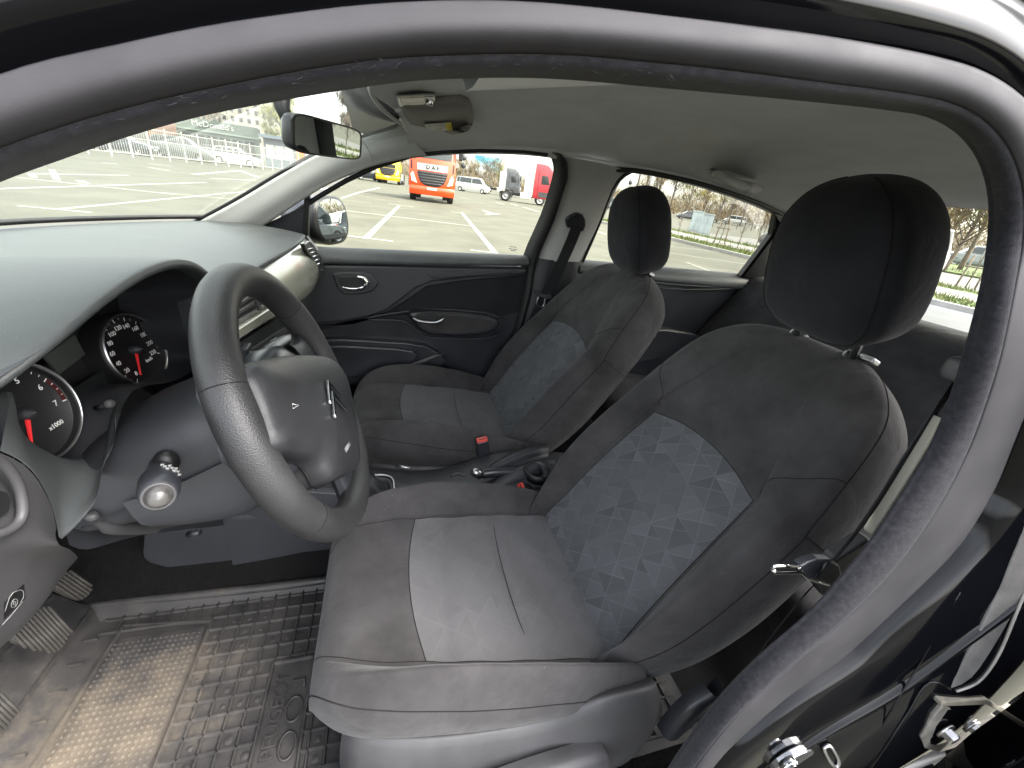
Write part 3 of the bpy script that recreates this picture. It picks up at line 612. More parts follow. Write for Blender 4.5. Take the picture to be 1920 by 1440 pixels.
bric = mat('pale_block_plaster', (.27,.26,.23), .9, nscale=.3, namp=.1, detail=8)
def block(lab, px0, px1, ofs, h, cols, m, zbase=6, every=3.0):
    t, a, b, d, nn = facade('apartment_block', lab, 'building', px0, px1, (300,300), ofs, h, m, 12)
    L_ = (b-a).length; Mx = Matrix((d,nn,Vector((0,0,1)))).transposed()
    for f_ in range(int((h-zbase)/every)):
        for c_ in range(cols):
            q = a+d*(L_*(c_+.5)/cols)-nn*.05+Vector((0,0,zbase+every*f_)); w_ = MB().box(q,(L_/cols*.42,.12,1.5),Mx).build('window', blk_gl, t, smooth=False)
            MB().box(q-nn*.05+Vector((0,0,-.85)),(L_/cols*.5,.2,.1),Mx).build('sill', m, w_, smooth=False)
    for c_ in range(1,cols,2):
        q = a+d*(L_*c_/cols)-nn*.1+Vector((0,0,h/2)); MB().box(q,(.5,.3,h),Mx).build('pilaster', m, t, smooth=False)
block('tall pale apartment block with window rows behind the restaurant',425,512,95,34,6,bric)
block('brownish lower apartment block left of the pale one',352,428,110,22,8,mat('brown_block_plaster',(.15,.13,.105),.9,nscale=.4,namp=.15))
block('narrow pale apartment block right of the dark pole',508,552,130,38,4,bric)

# ---- trees
barks = [mat('grey_brown_bark', (.13,.105,.08), .95, nscale=3, namp=.25), mat('brown_twig', (.155,.115,.06), .95, nscale=3, namp=.25), mat('yellow_willow_twig', (.33,.26,.05), .9, nscale=3, namp=.25), mat('olive_bud', (.17,.165,.07), .9, nscale=3, namp=.3)]
evg = mat('pine_needles', (.045,.07,.045), .9, nscale=2, namp=.4)
def tree(lab, p, h, w_, crown_m, seed, group=None, dens=1.0, poplar=False):
    rn = random.Random(seed); p = Vector(p); p.z = GZ
    t = thing('tree', lab, 'tree', tuple(p), group)
    tr = MB(); top = p+Vector((rn.uniform(-.3,.3),rn.uniform(-.3,.3),h*.75)); path = cr([p,p.lerp(top,.5)+Vector((rn.uniform(-.2,.2),0,0)),top],8)
    tr.tube(path,[lerp(.022*h,.006*h,k/7) for k in range(8)],7)
    ends = []
    for _ in range(int(13*dens)):
        k = rn.uniform(.28,1); q = p.lerp(top,k); a_ = rn.uniform(0,2*pi); l_ = w_*rn.uniform(.45,1)*(1.1-.5*k)*(.35 if poplar else 1); rise = l_*rn.uniform(.6,1.4)*(2.2 if poplar else 1)
        e = q+Vector((math.cos(a_)*l_,math.sin(a_)*l_,rise)); mdl = q.lerp(e,.5)+Vector((0,0,rise*.1)); tr.tube([q,mdl,e],[.008*h*(1.1-k*.6),.005*h*(1.1-k*.6),.002*h],5); ends += [mdl,e,q.lerp(e,.75)]
    tr.build('trunk', barks[0], t)
    cw2 = MB()
    for e in ends:
        for _ in range(int(26*dens)):
            q = e+Vector((rn.gauss(0,.10),rn.gauss(0,.10),rn.gauss(0,.10)))*w_*.7; v = Vector((rn.gauss(0,.5),rn.gauss(0,.5),rn.uniform(.2,1) if crown_m is not barks[2] else rn.uniform(-1,-.2))).normalized()*rn.uniform(.35,1.0)*(.08*h+.25); s_ = Vector((rn.uniform(-1,1),rn.uniform(-1,1),0)).normalized()*(.004*h+.012)
            cw2.add([q-s_,q+s_,q+v],[(0,1,2)])
    cw2.build('crown', crown_m, t); return t
def tp(px_, py_, dist):
    d = ray(px_,py_); d = Vector((d.x,d.y,0)).normalized(); return d*dist
g_w = 'bare trees along the far side of the street'
k_ = 0
for px_,dist,h,w_,m_i,lab in [(1212,135,11,6,1,'bare brown tree behind the box lorry'),(1255,118,11,6.5,1,'bare spreading tree behind the dark street car'),(1285,112,10.5,6,3,'greenish budding tree above the left cabinet'),(1318,116,11,6,1,'bare tree behind the slim lamp post'),(1348,104,9.5,5.5,2,'yellow budding willow above the white delivery van'),(1372,108,9.5,5.5,3,'olive bare tree behind the yellow willow'),(1395,104,8.5,5.5,1,'bare tree right of the willow'),(1425,100,8,5,3,'low budding tree at the rear end of the window'),(1462,98,9,5.5,1,'bare tree behind the rear door pillar'),(1800,38,6,3.2,3,'bare tree in the back window, left one'),(1828,34,5.5,3,1,'bare tree in the back window, right one'),(1860,40,7,3.6,3,'bare tree at the edge of the back window')]:
    k_ += 1; tree(lab, tp(px_,400,dist), h, w_, barks[m_i], 100+k_, g_w, 1.5)
g_b = 'trees beyond the trucks'
for px_,dist,h,w_,m_i,lab in [(880,105,6.0,3.5,1,'bare brownish tree above the white van'),(900,108,5.5,3,1,'bare tree below the billboard'),(922,98,6.5,3.2,0,'dark bare tree right of the billboard post'),(940,105,5.5,3.5,3,'olive tree between the billboard and the dark truck'),(862,118,6.5,3,1,'bare tree beside the orange truck')]:
    k_ += 1; tree(lab, tp(px_,345,dist), h, w_, barks[m_i], 200+k_, g_b, 1.1)
for px_,dist,h,w_,m_i,lab in [(655,70,17,4,0,'tall bare poplar left in the windscreen beside the mirror'),(668,72,18,4,0,'tall bare poplar right in the windscreen beside the mirror')]:
    k_ += 1; tree(lab, tp(px_,240,dist), h, w_, barks[m_i], 300+k_, 'poplars', 1.3, True)
tree('budding yellow green tree right of the dark pole', tp(529,250,70), 8.5, 3.5, mat('fresh_yellow_green_leaf',(.22,.23,.06),.8,nscale=2,namp=.3), 401, None, 1.8)
tree('bare tree in front of the brownish block', tp(404,250,75), 7.5, 3, barks[0], 403, None, .8)
def pine(lab, p, h, w_, seed):
    rn = random.Random(seed); p = Vector(p); p.z = GZ; t = thing('pine_tree', lab, 'tree', tuple(p), 'pines above the lorry')
    MB().tube([p,p+Vector((0,0,h*.95))],[.02*h,.008*h],7).build('trunk', barks[0], t); cw2 = MB()
    for _ in range(1500):
        z_ = rn.uniform(.72,1); r_ = w_*math.sqrt(rn.random())*(1.25-z_)*2.6; a_ = rn.uniform(0,2*pi); q = p+Vector((math.cos(a_)*r_,math.sin(a_)*r_,h*z_)); v = Vector((rn.gauss(0,1),rn.gauss(0,1),rn.gauss(0,.5)))*.3; s_ = Vector((rn.gauss(0,1),rn.gauss(0,1),rn.gauss(0,1)))*.16
        cw2.add([q-s_,q+s_,q+v],[(0,1,2)])
    cw2.build('crown', evg, t)
for k,(px_,dist,h) in enumerate(((1195,115,15),(1212,120,15),(1232,112,16.5),(1238,118,16))): pine(['dark pine crown left above the lorry','dark pine crown above the lorry roof','dark pine crown at the right end of the lorry','dark pine crown standing behind the others'][k], tp(px_,350,dist), h, 3, k)
# far wood closing the view along the street
wd = MB(); rn = random.Random(9)
for a0,a1,dist,hmin,hmax,n_ in ((math.radians(22),math.radians(75),150,4,9.5,20000),(math.radians(-2),math.radians(22),150,3,7,5000)):
    for _ in range(n_):
        a_ = rn.uniform(a0,a1); dd = dist+rn.uniform(-8,12); q = Vector((math.sin(a_)*dd,math.cos(a_)*dd,GZ)); hh = rn.uniform(hmin,hmax)*(.8+.2*math.sin(a_*60)); z_ = hh*rn.random()
        q.z += z_; v = Vector((rn.gauss(0,.5),rn.gauss(0,.5),rn.uniform(.4,1.6))); s_ = Vector((rn.uniform(-1,1),rn.uniform(-1,1),0))*.13
        wd.add([q-s_,q+s_,q+v],[(0,1,2)])
wd.build('far_wood', barks[1], kind='stuff')
# ================================================================ the car body seen through the driver's doorway
car = thing('car_body', 'black car body around the open driver doorway, with grey roof lining and pillars', 'car body', (.2,.16,-.93))
# door opening curves: inner edge of the fuzzy lip, valley, outer edge of the rubber bulb
inn = [(-260,480),(-120,402),(0,341),(100,305),(200,270),(300,238),(400,213),(500,194),(600,176),(700,162),(800,150),(950,146),(1060,149),(1160,158),(1360,176),(1560,195),(1680,209),(1745,222),(1790,248),(1822,283),(1842,325),(1852,375),(1852,430),(1845,490),(1832,560),(1811,640),(1787,722),(1760,795),(1737,846),(1707,898),(1671,951),(1632,1010),(1578,1075),(1514,1148),(1418,1232),(1340,1315),(1258,1430),(1190,1550)]
mid = [(-260,420),(-120,335),(0,279),(100,243),(200,213),(300,187),(400,164),(500,146),(600,127),(700,113),(800,106),(950,101),(1060,103),(1160,111),(1360,131),(1560,157),(1690,174),(1780,192),(1840,222),(1882,266),(1908,320),(1919,385),(1918,440),(1910,500),(1897,562),(1880,650),(1850,752),(1815,845),(1788,900),(1755,958),(1715,1018),(1668,1078),(1600,1148),(1540,1200),(1460,1268),(1385,1338),(1303,1440),(1230,1560)]
out = [(-260,270),(-120,190),(0,138),(100,112),(200,88),(300,66),(400,46),(500,31),(600,17),(700,7),(800,1),(950,1),(1060,8),(1160,19),(1360,43),(1560,70),(1740,104),(1850,138),(1925,190),(1975,250),(2005,330),(2010,400),(2005,470),(1998,540),(1982,620),(1950,710),(1910,810),(1872,905),(1845,955),(1810,1010),(1765,1062),(1700,1125),(1620,1200),(1572,1242),(1490,1298),(1425,1352),(1345,1430),(1270,1540)]
def yA(q):                      # how far out the flange sits
    return itp(q, [0,22,25,31,35,37], [.25,.25,.22,.185,.165,.155])
ri, rm, ro = [], [], []
for k in range(len(inn)):
    y = yA(k)
    ri.append(Y(*inn[k], y+.03)); rm.append(Y(*mid[k], y+.006)); ro.append(Y(*out[k], y+.002))
NS = 150
ri, rm, ro = cr(ri,NS), cr(rm,NS), cr(ro,NS)
rows = []
for a, b in zip(ri, rm):
    n = (-(a+b)/2).normalized()
    back = a*1.10+(b-a)*.25
    rows.append([back]+[a.lerp(b,t)+n*(.010*math.sin(pi*t)**.8 if 0<t<1 else 0) for t in (0,.12,.3,.5,.7,.88,1)]+[b+(b-a)*.15-n*.012])
g = dense(rows[::3]+[rows[-1]], 3, 2)
ws = MB().grid(g).build('weatherstrip', M['rubber'], car); ws.data.materials[0] = M['fuzz']; ws['label'] = 'dark fuzzy cloth lip of the doorway seal'
rows = []
for a, b in zip(rm, ro):
    n = (-(a+b)/2).normalized()
    rows.append([a-(b-a)*.08+n*-.008]+[a.lerp(b,t)+n*(.011*math.sin(pi*t)**.8) for t in (.02,.1,.22,.36,.5,.64,.78,.9,.98)]+[b-n*.008, b+(b-a)*.05-n*.02])
g = dense(rows[::3]+[rows[-1]], 3, 2)
MB().grid(g).build('weatherstrip_bulb', M['rubber'], ws)
# stray threads pulled out of the fuzzy lip
fz = MB(); rnd = random.Random(3)
for _ in range(700):
    k = rnd.randrange(8, NS-2); t = rnd.uniform(.05,.98); p = ri[k].lerp(rm[k],t); n = (-p).normalized(); p = p+n*.010*math.sin(pi*t)**.8
    tg = (ri[k+1]-ri[k]).normalized(); d = (tg*rnd.uniform(-1,1)+(rm[k]-ri[k]).normalized()*rnd.uniform(-.6,1)+n*.35).normalized()*rnd.uniform(.002,.006)
    fz.add([p, p+Vector((0,0,.00022)), p+d], [(0,1,2)])
fz.build('weatherstrip_fibre', mat('pale_lint', (.07,.065,.07), .9), ws, kind='stuff')
# painted metal round the seal: the roof rail above, the centre pillar and sill corner to the right
prow = []
KT = int(NS*.66)
for i in range(KT):
    b = ro[i]; t = (ro[min(i+1,NS-1)]-ro[max(i-1,0)]); o2 = Vector((-t.z,0,t.x)).normalized()
    if o2.z < 0 and o2.x < .3: o2 = -o2
    kz = min(1,max(.05,(o2.z-.25)/.6)); prow.append([b+o2*d+Vector((0,y_*(kz if d > .04 else 1)+(0 if d < .08 else .004),0)) for d,y_ in ((-.006,.012),(.003,.016),(.010,.010),(.018,.004),(.03,.006),(.045,.014),(.052,.012),(.058,.010),(.075,.011),(.105,.009),(.17,.012),(.32,.16))])
MB().grid(dense(prow[::3]+[prow[-1]], 3, 3)).build('door_frame', M['paint'], car)
def PB(px, py, off=-.012):
    return Y(px, py, .1605+off)
prow = []
for k in range(22, len(out)):
    u = (k-22)/(len(out)-23)
    b0 = Y(*out[k],yA(k)+.002); o2 = Vector((lerp(.9,.62,u),0,lerp(.44,-.78,u**.8))).normalized()
    row = [Vector((b0.x,b0.y+.016,b0.z))-o2*.006]
    for t,dy in ((.003,.016),(.008,.004),(.016,-.006),(.035,-.010),(.06,-.011),(.085,-.012),(.09,-.018),(.096,-.018),(.102,-.016),(.13,-.030),(.18,-.042),(.26,-.046),(.33,-.040),(.38,-.02)):
        q = b0+o2*t; q.y = lerp(b0.y,.1605,min(1,t*10))+dy; row.append(q)
    prow.append(row)
OP = on_mesh(MB().grid(dense(prow, 5, 3)).build('pillar_panel', M['paint'], car))
def ON(px, py, lift=.0015):
    return OP(px, py, lift) or PB(px, py, -.046)
# raised flange ridges and clip slots on the sill corner paint
bd = MB(); bd.prism(cr([ON(*p) for p in [(1783,1292),(1800,1255),(1840,1180),(1872,1110),(1905,1030),(1940,930),(1992,930),(1945,1060),(1895,1160),(1855,1228),(1822,1272)]],40,True),(0,.004,0)); bd.build('sealer_band', mat('dusty_sealer', (.075,.072,.07), .6, nscale=20, namp=.3, bscale=300, bump=.3), car, bevel=.0015, smooth=False)
rg = MB(); rg.tube(cr([ON(*p) for p in [(1610,1470),(1650,1415),(1700,1340),(1740,1280),(1783,1292)]],24), .0014, 6); rg.build('flange_ridge', M['paint'], car)
rg = MB(); rg.tube(cr([ON(*p) for p in [(1590,1470),(1660,1350),(1730,1235),(1800,1110)]],24), .001, 6); rg.build('flange_ridge', M['paint'], car)
sl = MB(); sl.tube(cr([ON(*p) for p in [(1793,1296),(1835,1278),(1872,1228),(1905,1150),(1925,1100)]], 20), .0016, 6)
sl.build('flange_bead', mat('grey_sealer', (.2,.19,.18), .5, nscale=20, namp=.3), car)
# door striker plate at the bottom
st = MB()
c0 = ON(1490,1432,.010)
st.prism([c0+Vector((.028*math.cos(a)*1.0-.006*math.sin(a),0,.022*math.sin(a)+.01*math.cos(a))) for a in [2*pi*k/18 for k in range(18)]], (0,.01,0))
so_ = st.build('striker', M['satin'], car, bevel=.002, smooth=False)
MB().lathe([(0,-.004),(.011,-.004),(.012,0),(.012,.003)], ON(1478,1432,.016), (0,-1,0), 16).build('bolt', M['chrome'], so_)
lp = MB(); lp.tube(cr([ON(*p,.004) for p in [(1545,1402),(1556,1398),(1566,1412),(1573,1428),(1568,1438),(1558,1430),(1548,1412)]], 24, True), .0024, 8, closed=True); lp.build('striker_loop', M['satin'], car)
# rear door hinge with two hexagon bolts
hb = MB()
hb.prism([ON(*p,.012) for p in [(1728,1385),(1735,1405),(1760,1412),(1800,1400),(1840,1420),(1880,1470),(1990,1500),(1990,1420),(1900,1370),(1860,1338),(1770,1325),(1752,1345)]], (0,.012,0))
hg = hb.build('hinge', mat('dusty_hinge_metal', (.16,.15,.135), .6, metal=.3, nscale=40, namp=.4, bscale=150, bump=.3, bdist=.001), car, bevel=.003, smooth=False)
for p in [(1772,1370),(1822,1362)]:
    c0 = ON(*p,.016)
    MB().lathe([(.0,-.001),(.0125,-.001),(.0125,.002),(.006,.002)], c0, (0,-1,0), 18).build('washer', M['satin'], hg)
    MB().lathe([(0,.012),(.0075,.012),(.0085,.010),(.0085,.0)], c0, (0,-1,0), 6).build('bolt', M['satin'], hg, smooth=False)
up = MB(); up.prism([ON(*p,.018) for p in [(1764,1326),(1850,1322),(1905,1352),(1990,1400),(1990,1388),(1908,1340),(1852,1312),(1768,1318)]], (0,.03,0)); up.build('hinge_arm', mat('hinge_dust', (.17,.155,.125), .7, metal=.2, nscale=30, namp=.3), hg, bevel=.002, smooth=False)

# floor, firewall, tunnel and body sides (dark)
MB().grid([[Vector((x,y,-.985)) for y in (.16,.5,.8,.92,1.3,1.68)] for x in (-1.1,-.6,0,.6,1.2,2.3)]).build('floor_carpet', M['dark'], car)
fwl = [[Vector((x,y,z)) for y in (.14,.5,.9,1.3,1.68)] for x,z in ((-.70,-.985),(-.84,-.86),(-.98,-.7),(-1.0,-.45),(-.95,-.30))]
MB().grid(fwl).build('firewall_carpet', M['dark'], car)
tn = [[Vector((x,y,z)) for y,z in ((.80,-.985),(.815,-.9),(.84,-.84),(.92,-.82),(1.0,-.84),(1.025,-.9),(1.04,-.985))] for x in (-.95,-.5,0,.5,1.2)]
MB().grid(tn).build('tunnel_carpet', M['dark'], car)
sd_ = MB()
sd_.box((-1.15,.12,-.86),(1.1,.04,.7)); sd_.box((-1.15,1.66,-.9),(1.1,.04,.7)); sd_.box((1.95,.2,-.6),(.9,.04,.74)); sd_.box((1.0,1.66,-.62),(3.0,.03,.6))
sd_.box((.2,.17,-1.0),(1.7,.1,.12)); sd_.box((2.3,.9,-.7),(.04,1.6,.9))
sd_.build('body_side', M['paint'], car, smooth=False)
MB().box((.3,.2,-.945),(1.6,.1,.03)).build('sill_trim', M['plas'], car, bevel=.01, smooth=False)
# bonnet beyond the windscreen
bn = [[Vector((x,y,-.245-.03*((y-.92)/.75)**2+.30*(x+.86))) for y in (.18,.4,.65,.92,1.2,1.45,1.66)] for x in (-.86,-1.05,-1.3,-1.6,-1.85)]
MB().grid(dense(bn,2,2)).build('bonnet', M['paint'], car)
cw = [[Vector((-.78+.25*((y-.92)/.58)**2+dx,y,-.2+dz)) for y in (.22,.4,.65,.92,1.2,1.45,1.6)] for dx,dz in ((.02,-.004),(-.03,-.006),(-.09,-.022))]
MB().grid(dense(cw,2,2)).build('cowl_panel', M['plas'], car)
# windscreen, header and passenger A pillar
def wsb(y): return Vector((-.78+.25*((y-.92)/.58)**2, y, -.192))
def wst(y): return Vector((-.035+.075*((y-.92)/.5)**2, .92+(y-.92)*.82, .128-.012*((y-.92)/.5)**2))
ws_ = [[wsb(y).lerp(wst(y),t)+Vector((-.02,0,.03))*math.sin(pi*t) for y in (.26,.45,.68,.92,1.16,1.39,1.545)] for t in (0,.25,.5,.75,1)]
MB().grid(dense(ws_,3,3)).build('windscreen', M['wsglass'], car)
MB().tube(cr([wsb(y)+Vector((.004,0,.004)) for y in (.26,.45,.68,.92,1.16,1.39,1.52)],30), .006, 6).build('windscreen_seal', M['blackrub'], car)
# passenger A pillar trim
pe = [(360,422),(380,412),(450,374),(530,326),(600,288),(680,259),(735,243),(752,235)]
pw = [(455,440),(492,424),(545,389),(600,354),(650,330),(705,309),(770,295),(800,291)]
A1 = [Y(*p, lerp(1.5,1.42,i/7)) for i,p in enumerate(pe)]; A2 = [WL(*p,-.03) for p in pw]
rows = []
for a,b in zip(A1,A2):
    n = (b-a).cross(Vector((1,0,.4))).normalized(); n = n if n.y < 0 else -n
    rows.append([a+Vector((-.01,.03,0)),a]+[a.lerp(b,t)+n*.012*math.sin(pi*t) for t in (.15,.5,.85)]+[b,b+Vector((0,.035,0))])
MB().grid(dense(rows,4,3)).build('windscreen_pillar_trim', M['trim'], car, label='light grey trim of the pillar right of the windscreen')
MB().tube(cr([a+Vector((-.008,.004,.002)) for a in A1],40), .0045, 6).build('pillar_seal', M['blackrub'], car)
MB().tube(cr([Y(700,305,1.455)+Vector((0,-.012,0)), Y(690,280,1.445)+Vector((0,-.012,0)), Y(676,259,1.425)+Vector((0,-.008,0))],8),.0012,5).build('trim_joint', mat('pale_joint', (.4,.38,.36), .7), car)
# roof lining
EDG = [WL(*p,-.01) for p in [(735,276),(770,288),(830,280),(900,277),(980,279),(1050,287),(1120,302),(1192,316),(1240,322),(1300,337),(1370,359),(1430,382),(1472,403),(1540,440)]]
def lin(x, y):
    s = (y-.92)/.55
    zc = itp(x, [-.05,.1,.3,.6,1.0,1.4,1.75], [.132,.165,.19,.205,.20,.175,.12])
    ze = itp(x, [p.x for p in EDG], [p.z for p in EDG]) if x > .05 else .11
    return Vector((x, y, lerp(zc, ze, min(1.0,abs(s))**3.2)))
rows = []
for k in range(19):
    u = k/18; row = []
    for y in (.27,.31,.36,.42,.55,.75,.92,1.1,1.28,1.38,1.43,1.457,1.47,1.49):
        xf = -.035+.075*((y-.92)/.41)**2 if abs(y-.92) < .45 else .055
        x = lerp(xf, 1.75, u); p = lin(x,min(y,1.457))
        if y > 1.457: p.y = itp(x,[q.x for q in EDG],[q.y for q in EDG])+(y-1.47); p.z -= (.004 if y < 1.48 else .022)
        row.append(p)
    rows.append(row)
MB().grid(dense(rows,2,2)).build('roof_lining', M['liner'], car)
rf = [[Vector((x, y, .235-.08*abs((y-.92)/.66)**2.4+itp(x,[-.1,.6,1.2,1.9],[-.075,.0,0,-.09]))) for y in (.26,.4,.6,.92,1.24,1.44,1.54)] for x in (-.1,.1,.4,.8,1.3,1.9)]
MB().grid(dense(rf,2,2)).build('roof_panel', M['paint'], car)
# header lip
MB().tube(cr([wst(y)+Vector((.006,0,-.003)) for y in (.42,.6,.75,.92,1.1,1.25,1.38)],30), .0045, 8).build('header_trim', M['liner'], car)
# passenger B pillar: light grey upper, dark lower
bu = [[WL(*p,-.012) for p in r] for r in (
    [(1046,292),(1075,297),(1120,305),(1165,316),(1200,322)], [(1057,312),(1085,320),(1115,326),(1150,336),(1172,340)],
    [(1052,350),(1073,362),(1105,370),(1134,378),(1150,384)], [(1034,410),(1055,416),(1082,425),(1112,433),(1126,438)], [(1006,484),(1022,487),(1050,490),(1080,492),(1098,492)])]
for r in bu:
    r[0] += Vector((0,.03,0)); r[-1] += Vector((0,.03,0)); r[2] += Vector((0,-.012,0))
MB().grid(dense(bu,3,3)).build('centre_pillar_trim', M['trim'], car, label='light grey upper trim of the centre pillar')
bl = [[WL(*p,-.02) for p in r] for r in (
    [(1000,484),(1022,486),(1050,489),(1082,491),(1104,492)], [(985,540),(1008,545),(1040,552),(1080,560),(1110,565)],
    [(960,640),(985,648),(1020,655),(1080,670),(1120,680)], [(925,715),(955,725),(1000,735),(1060,745),(1110,760)])]
for r in bl:
    r[0] += Vector((0,.035,0)); r[-1] += Vector((0,.03,0))
MB().grid(dense(bl,3,3)).build('centre_pillar_base', M['plas'], car, label='dark lower cover of the centre pillar')
# driver side centre pillar inner trim (cream edge)
dc = MB(); dc.prism([Y(*p,.245) for p in [(1634,1003),(1638,996),(1700,900),(1740,835),(1768,785),(1790,800),(1765,850),(1715,925),(1650,1020)]], (0,.012,0)); dc.build('pillar_edge_trim', mat('cream_trim', (.62,.6,.5), .6), car, bevel=.003, smooth=False)
dc = MB(); dc.ell(Y(1797,693,.25), (.010,.012,.013), e=.7); dc.build('belt_guide_cover', M['plas_g'], car)
dc = MB(); dc.prism([Y(*p,.26) for p in [(1530,1095),(1570,1050),(1630,1012),(1645,1020),(1600,1075),(1545,1120)]], (0,.02,0)); dc.build('lower_pillar_trim', M['plas_g'], car, bevel=.004, smooth=False)
# rear quarter: dark C pillar, shelf, rear window
cp = [[WL(*p,-.02) for p in r] for r in ([(1452,400),(1500,415),(1560,430)],[(1462,428),(1500,450),(1560,470)],[(1428,475),(1480,500),(1540,520)],[(1395,518),(1440,530),(1520,545)])]
MB().grid(dense(cp,3,3)).build('rear_pillar_trim', M['blackrub'], car)
MB().grid([[Vector((x,y,-.235)) for y in (.2,.9,1.62)] for x in (1.78,2.0,2.32)]).build('rear_shelf', M['plas_g'], car)
MB().grid([[Vector((1.74,y,.115)).lerp(Vector((2.32,y,-.2)),t) for y in (.34,.9,1.5)] for t in (0,.5,1)]).build('rear_window', M['glass'], car)
for y in (.22,1.63): MB().box((1.98,y,-.14),(.42,.05,.26)).build('rear_quarter', M['trim'], car, smooth=False)
# ---- the rear door on the driver's side stands open behind the centre pillar
od = thing('rear_door', 'black driver side rear door standing open at the lower right edge', 'car door', (.80,.12,-.9))
ang = math.radians(-62); ax_ = Vector((math.cos(ang),math.sin(ang),0)); nx_ = Vector((-ax_.y,ax_.x,0)); h0_ = Vector((.79,.115,0))
def OD(s, z, t=0): return h0_+ax_*s+nx_*t+Vector((0,0,z))
MB().prism([OD(.0,-1.0),OD(.85,-.98),OD(.92,-.6),OD(.93,-.22),OD(.02,-.24),OD(0,-.6)], nx_*-.11).build('door_shell', M['paint'], od, bevel=.015)
MB().prism([OD(.03,-.95,.012),OD(.82,-.93,.012),OD(.88,-.6,.012),OD(.89,-.25,.012),OD(.04,-.27,.012)], nx_*-.02).build('door_panel', M['plas_s'], od, bevel=.006)
MB().tube(cr([OD(.03,-.25,-.05),OD(.06,.02,-.06),OD(.12,.08,-.07),OD(.45,.09,-.08),OD(.8,.0,-.07),OD(.9,-.22,-.05)],30), .022, 8).build('window_frame', M['paint'], od)
MB().poly([OD(.04,-.24,-.06),OD(.88,-.22,-.06),OD(.78,.0,-.06),OD(.45,.08,-.06),OD(.12,.07,-.06)]).build('window', M['glass'], od, smooth=False)
# ================================================================ passenger doors
def wall_panel(name, pts, off, th, m, parent, bev=.006, **k):
    mb = MB(); mb.prism([WL(*p, off) for p in pts], (0, th, 0)); return mb.build(name, m, parent, bevel=bev, seg=3, smooth=True, **k)
fd = thing('front_door', 'closed passenger side front door, dark panel with chrome handles below its window', 'car door', (.15,1.6,-.9))
g1 = [(560,452),(568,420),(577,388),(640,345),(705,311),(770,293),(830,286),(900,283),(980,285),(1030,291),(1052,298),(1060,318),(1040,400),(1000,487),(985,492),(800,483),(600,476)]
MB().poly([WL(*p,.03) for p in g1]).build('window', M['glass'], fd, smooth=False)
# frame: black seal along the top, broad at the rear edge
fr = MB(); fr.tube([WL(*p,.0) for p in [(505,440),(560,393),(600,367),(650,338),(705,312),(770,292),(830,284),(900,281),(980,283),(1026,289)]], .0075, 8)
fr.build('window_seal', M['blackrub'], fd)
rr = MB()
rw = [[WL(*p,-.004) for p in r] for r in ([(1022,287),(1035,286),(1050,289),(1062,298)],[(1036,293),(1048,294),(1060,302),(1070,316)],[(1041,303),(1052,306),(1062,318),(1068,335)],[(1043,320),(1052,325),(1062,335),(1064,350)],[(1036,350),(1046,354),(1054,360),(1058,366)],[(1018,405),(1027,409),(1036,414),(1042,420)],[(984,484),(992,488),(1003,492),(1012,494)],[(976,545),(984,548),(994,552),(1002,556)],[(950,640),(958,644),(966,648),(974,652)],[(908,712),(918,716),(930,720),(945,724)])]
for r in rw:
    r[0] += Vector((0,.03,0)); r[1] += Vector((0,-.008,0)); r[2] += Vector((0,-.012,0)); r[3] += Vector((0,.03,0))
rr.grid(dense(rw,3,3)); rr.build('door_edge_seal', M['blackrub'], fd)
wall_panel('mirror_sail', [(478,428),(520,410),(563,388),(577,378),(574,400),(570,445),(560,452),(500,440)], -.012, .03, M['plas_s'], fd, .003)
wall_panel('sail_post', [(570,372),(580,366),(577,452),(566,452)], -.016, .03, M['blackrub'], fd, .002)
# belt pad (rounded top)
rows = []
for q in (0,.2,.4,.6,.8,1.0):
    a = WL(*(lerp(560,985,q), lerp(463,481,q)), .02); b = WL(*(lerp(560,992,q), lerp(494,498,q)), -.02)
    rows.append([a+Vector((0,.01,-.03)), a+Vector((0,0,.004)), a.lerp(b,.35)+Vector((0,-.012,.012)), a.lerp(b,.7)+Vector((0,-.014,.006)), b, b+Vector((0,.02,-.006))])
MB().grid(dense(rows,3,4)).build('belt_pad', M['dash'], fd)
base = [(520,490),(700,495),(992,500),(985,560),(962,640),(935,700),(912,722),(760,722),(560,722)]
MB().prism([WL(*p,.0) for p in base],(0,.03,0)).build('door_panel', M['plas_s'], fd, smooth=False)
# upper swoop (proud) over the cloth field
sw = [(560,497),(700,499),(850,502),(988,504),(986,513),(950,517),(880,521),(812,528),(780,541),(752,562),(725,582),(690,594),(650,602),(600,607),(560,608)]
wall_panel('upper_panel', sw, -.026, .03, M['plas'], fd, .008)
rl = MB(); rl.tube(cr([WL(*p,-.03) for p in [(800,513),(812,519),(860,517),(930,511),(962,510)]],20), [.001]+[.0045]*18+[.001], 8); rl.build('panel_ridge', M['plas'], fd)
wall_panel('cloth_panel', [(600,610),(660,606),(720,590),(760,565),(800,537),(870,526),(984,517),(970,585),(940,592),(830,585),(700,596),(600,620)], -.008, .02, M['cloth'], fd, .004)
# door opener: bowl, hole, lever
hb_ = wall_panel('handle_bowl', [(622,513),(640,510),(680,510),(700,516),(710,532),(700,546),(680,552),(645,553),(632,540)], -.034, .02, M['plas'], fd, .006)
wall_panel('dark_recess_patch', [(633,519),(672,518),(684,528),(683,545),(650,547),(640,538)], -.0355, .008, M['blackrub'], hb_, .002)
lv = MB(); lv.tube(cr([WL(*p,-.044) for p in [(640,538),(655,541),(672,541),(684,537),(688,529),(680,521),(668,519)]],24), [.0022]*6+[.003]*4+[.005]*4+[.0075]*6+[.005]*3+[.003], 10)
lv.build('handle_lever', M['chrome'], hb_)
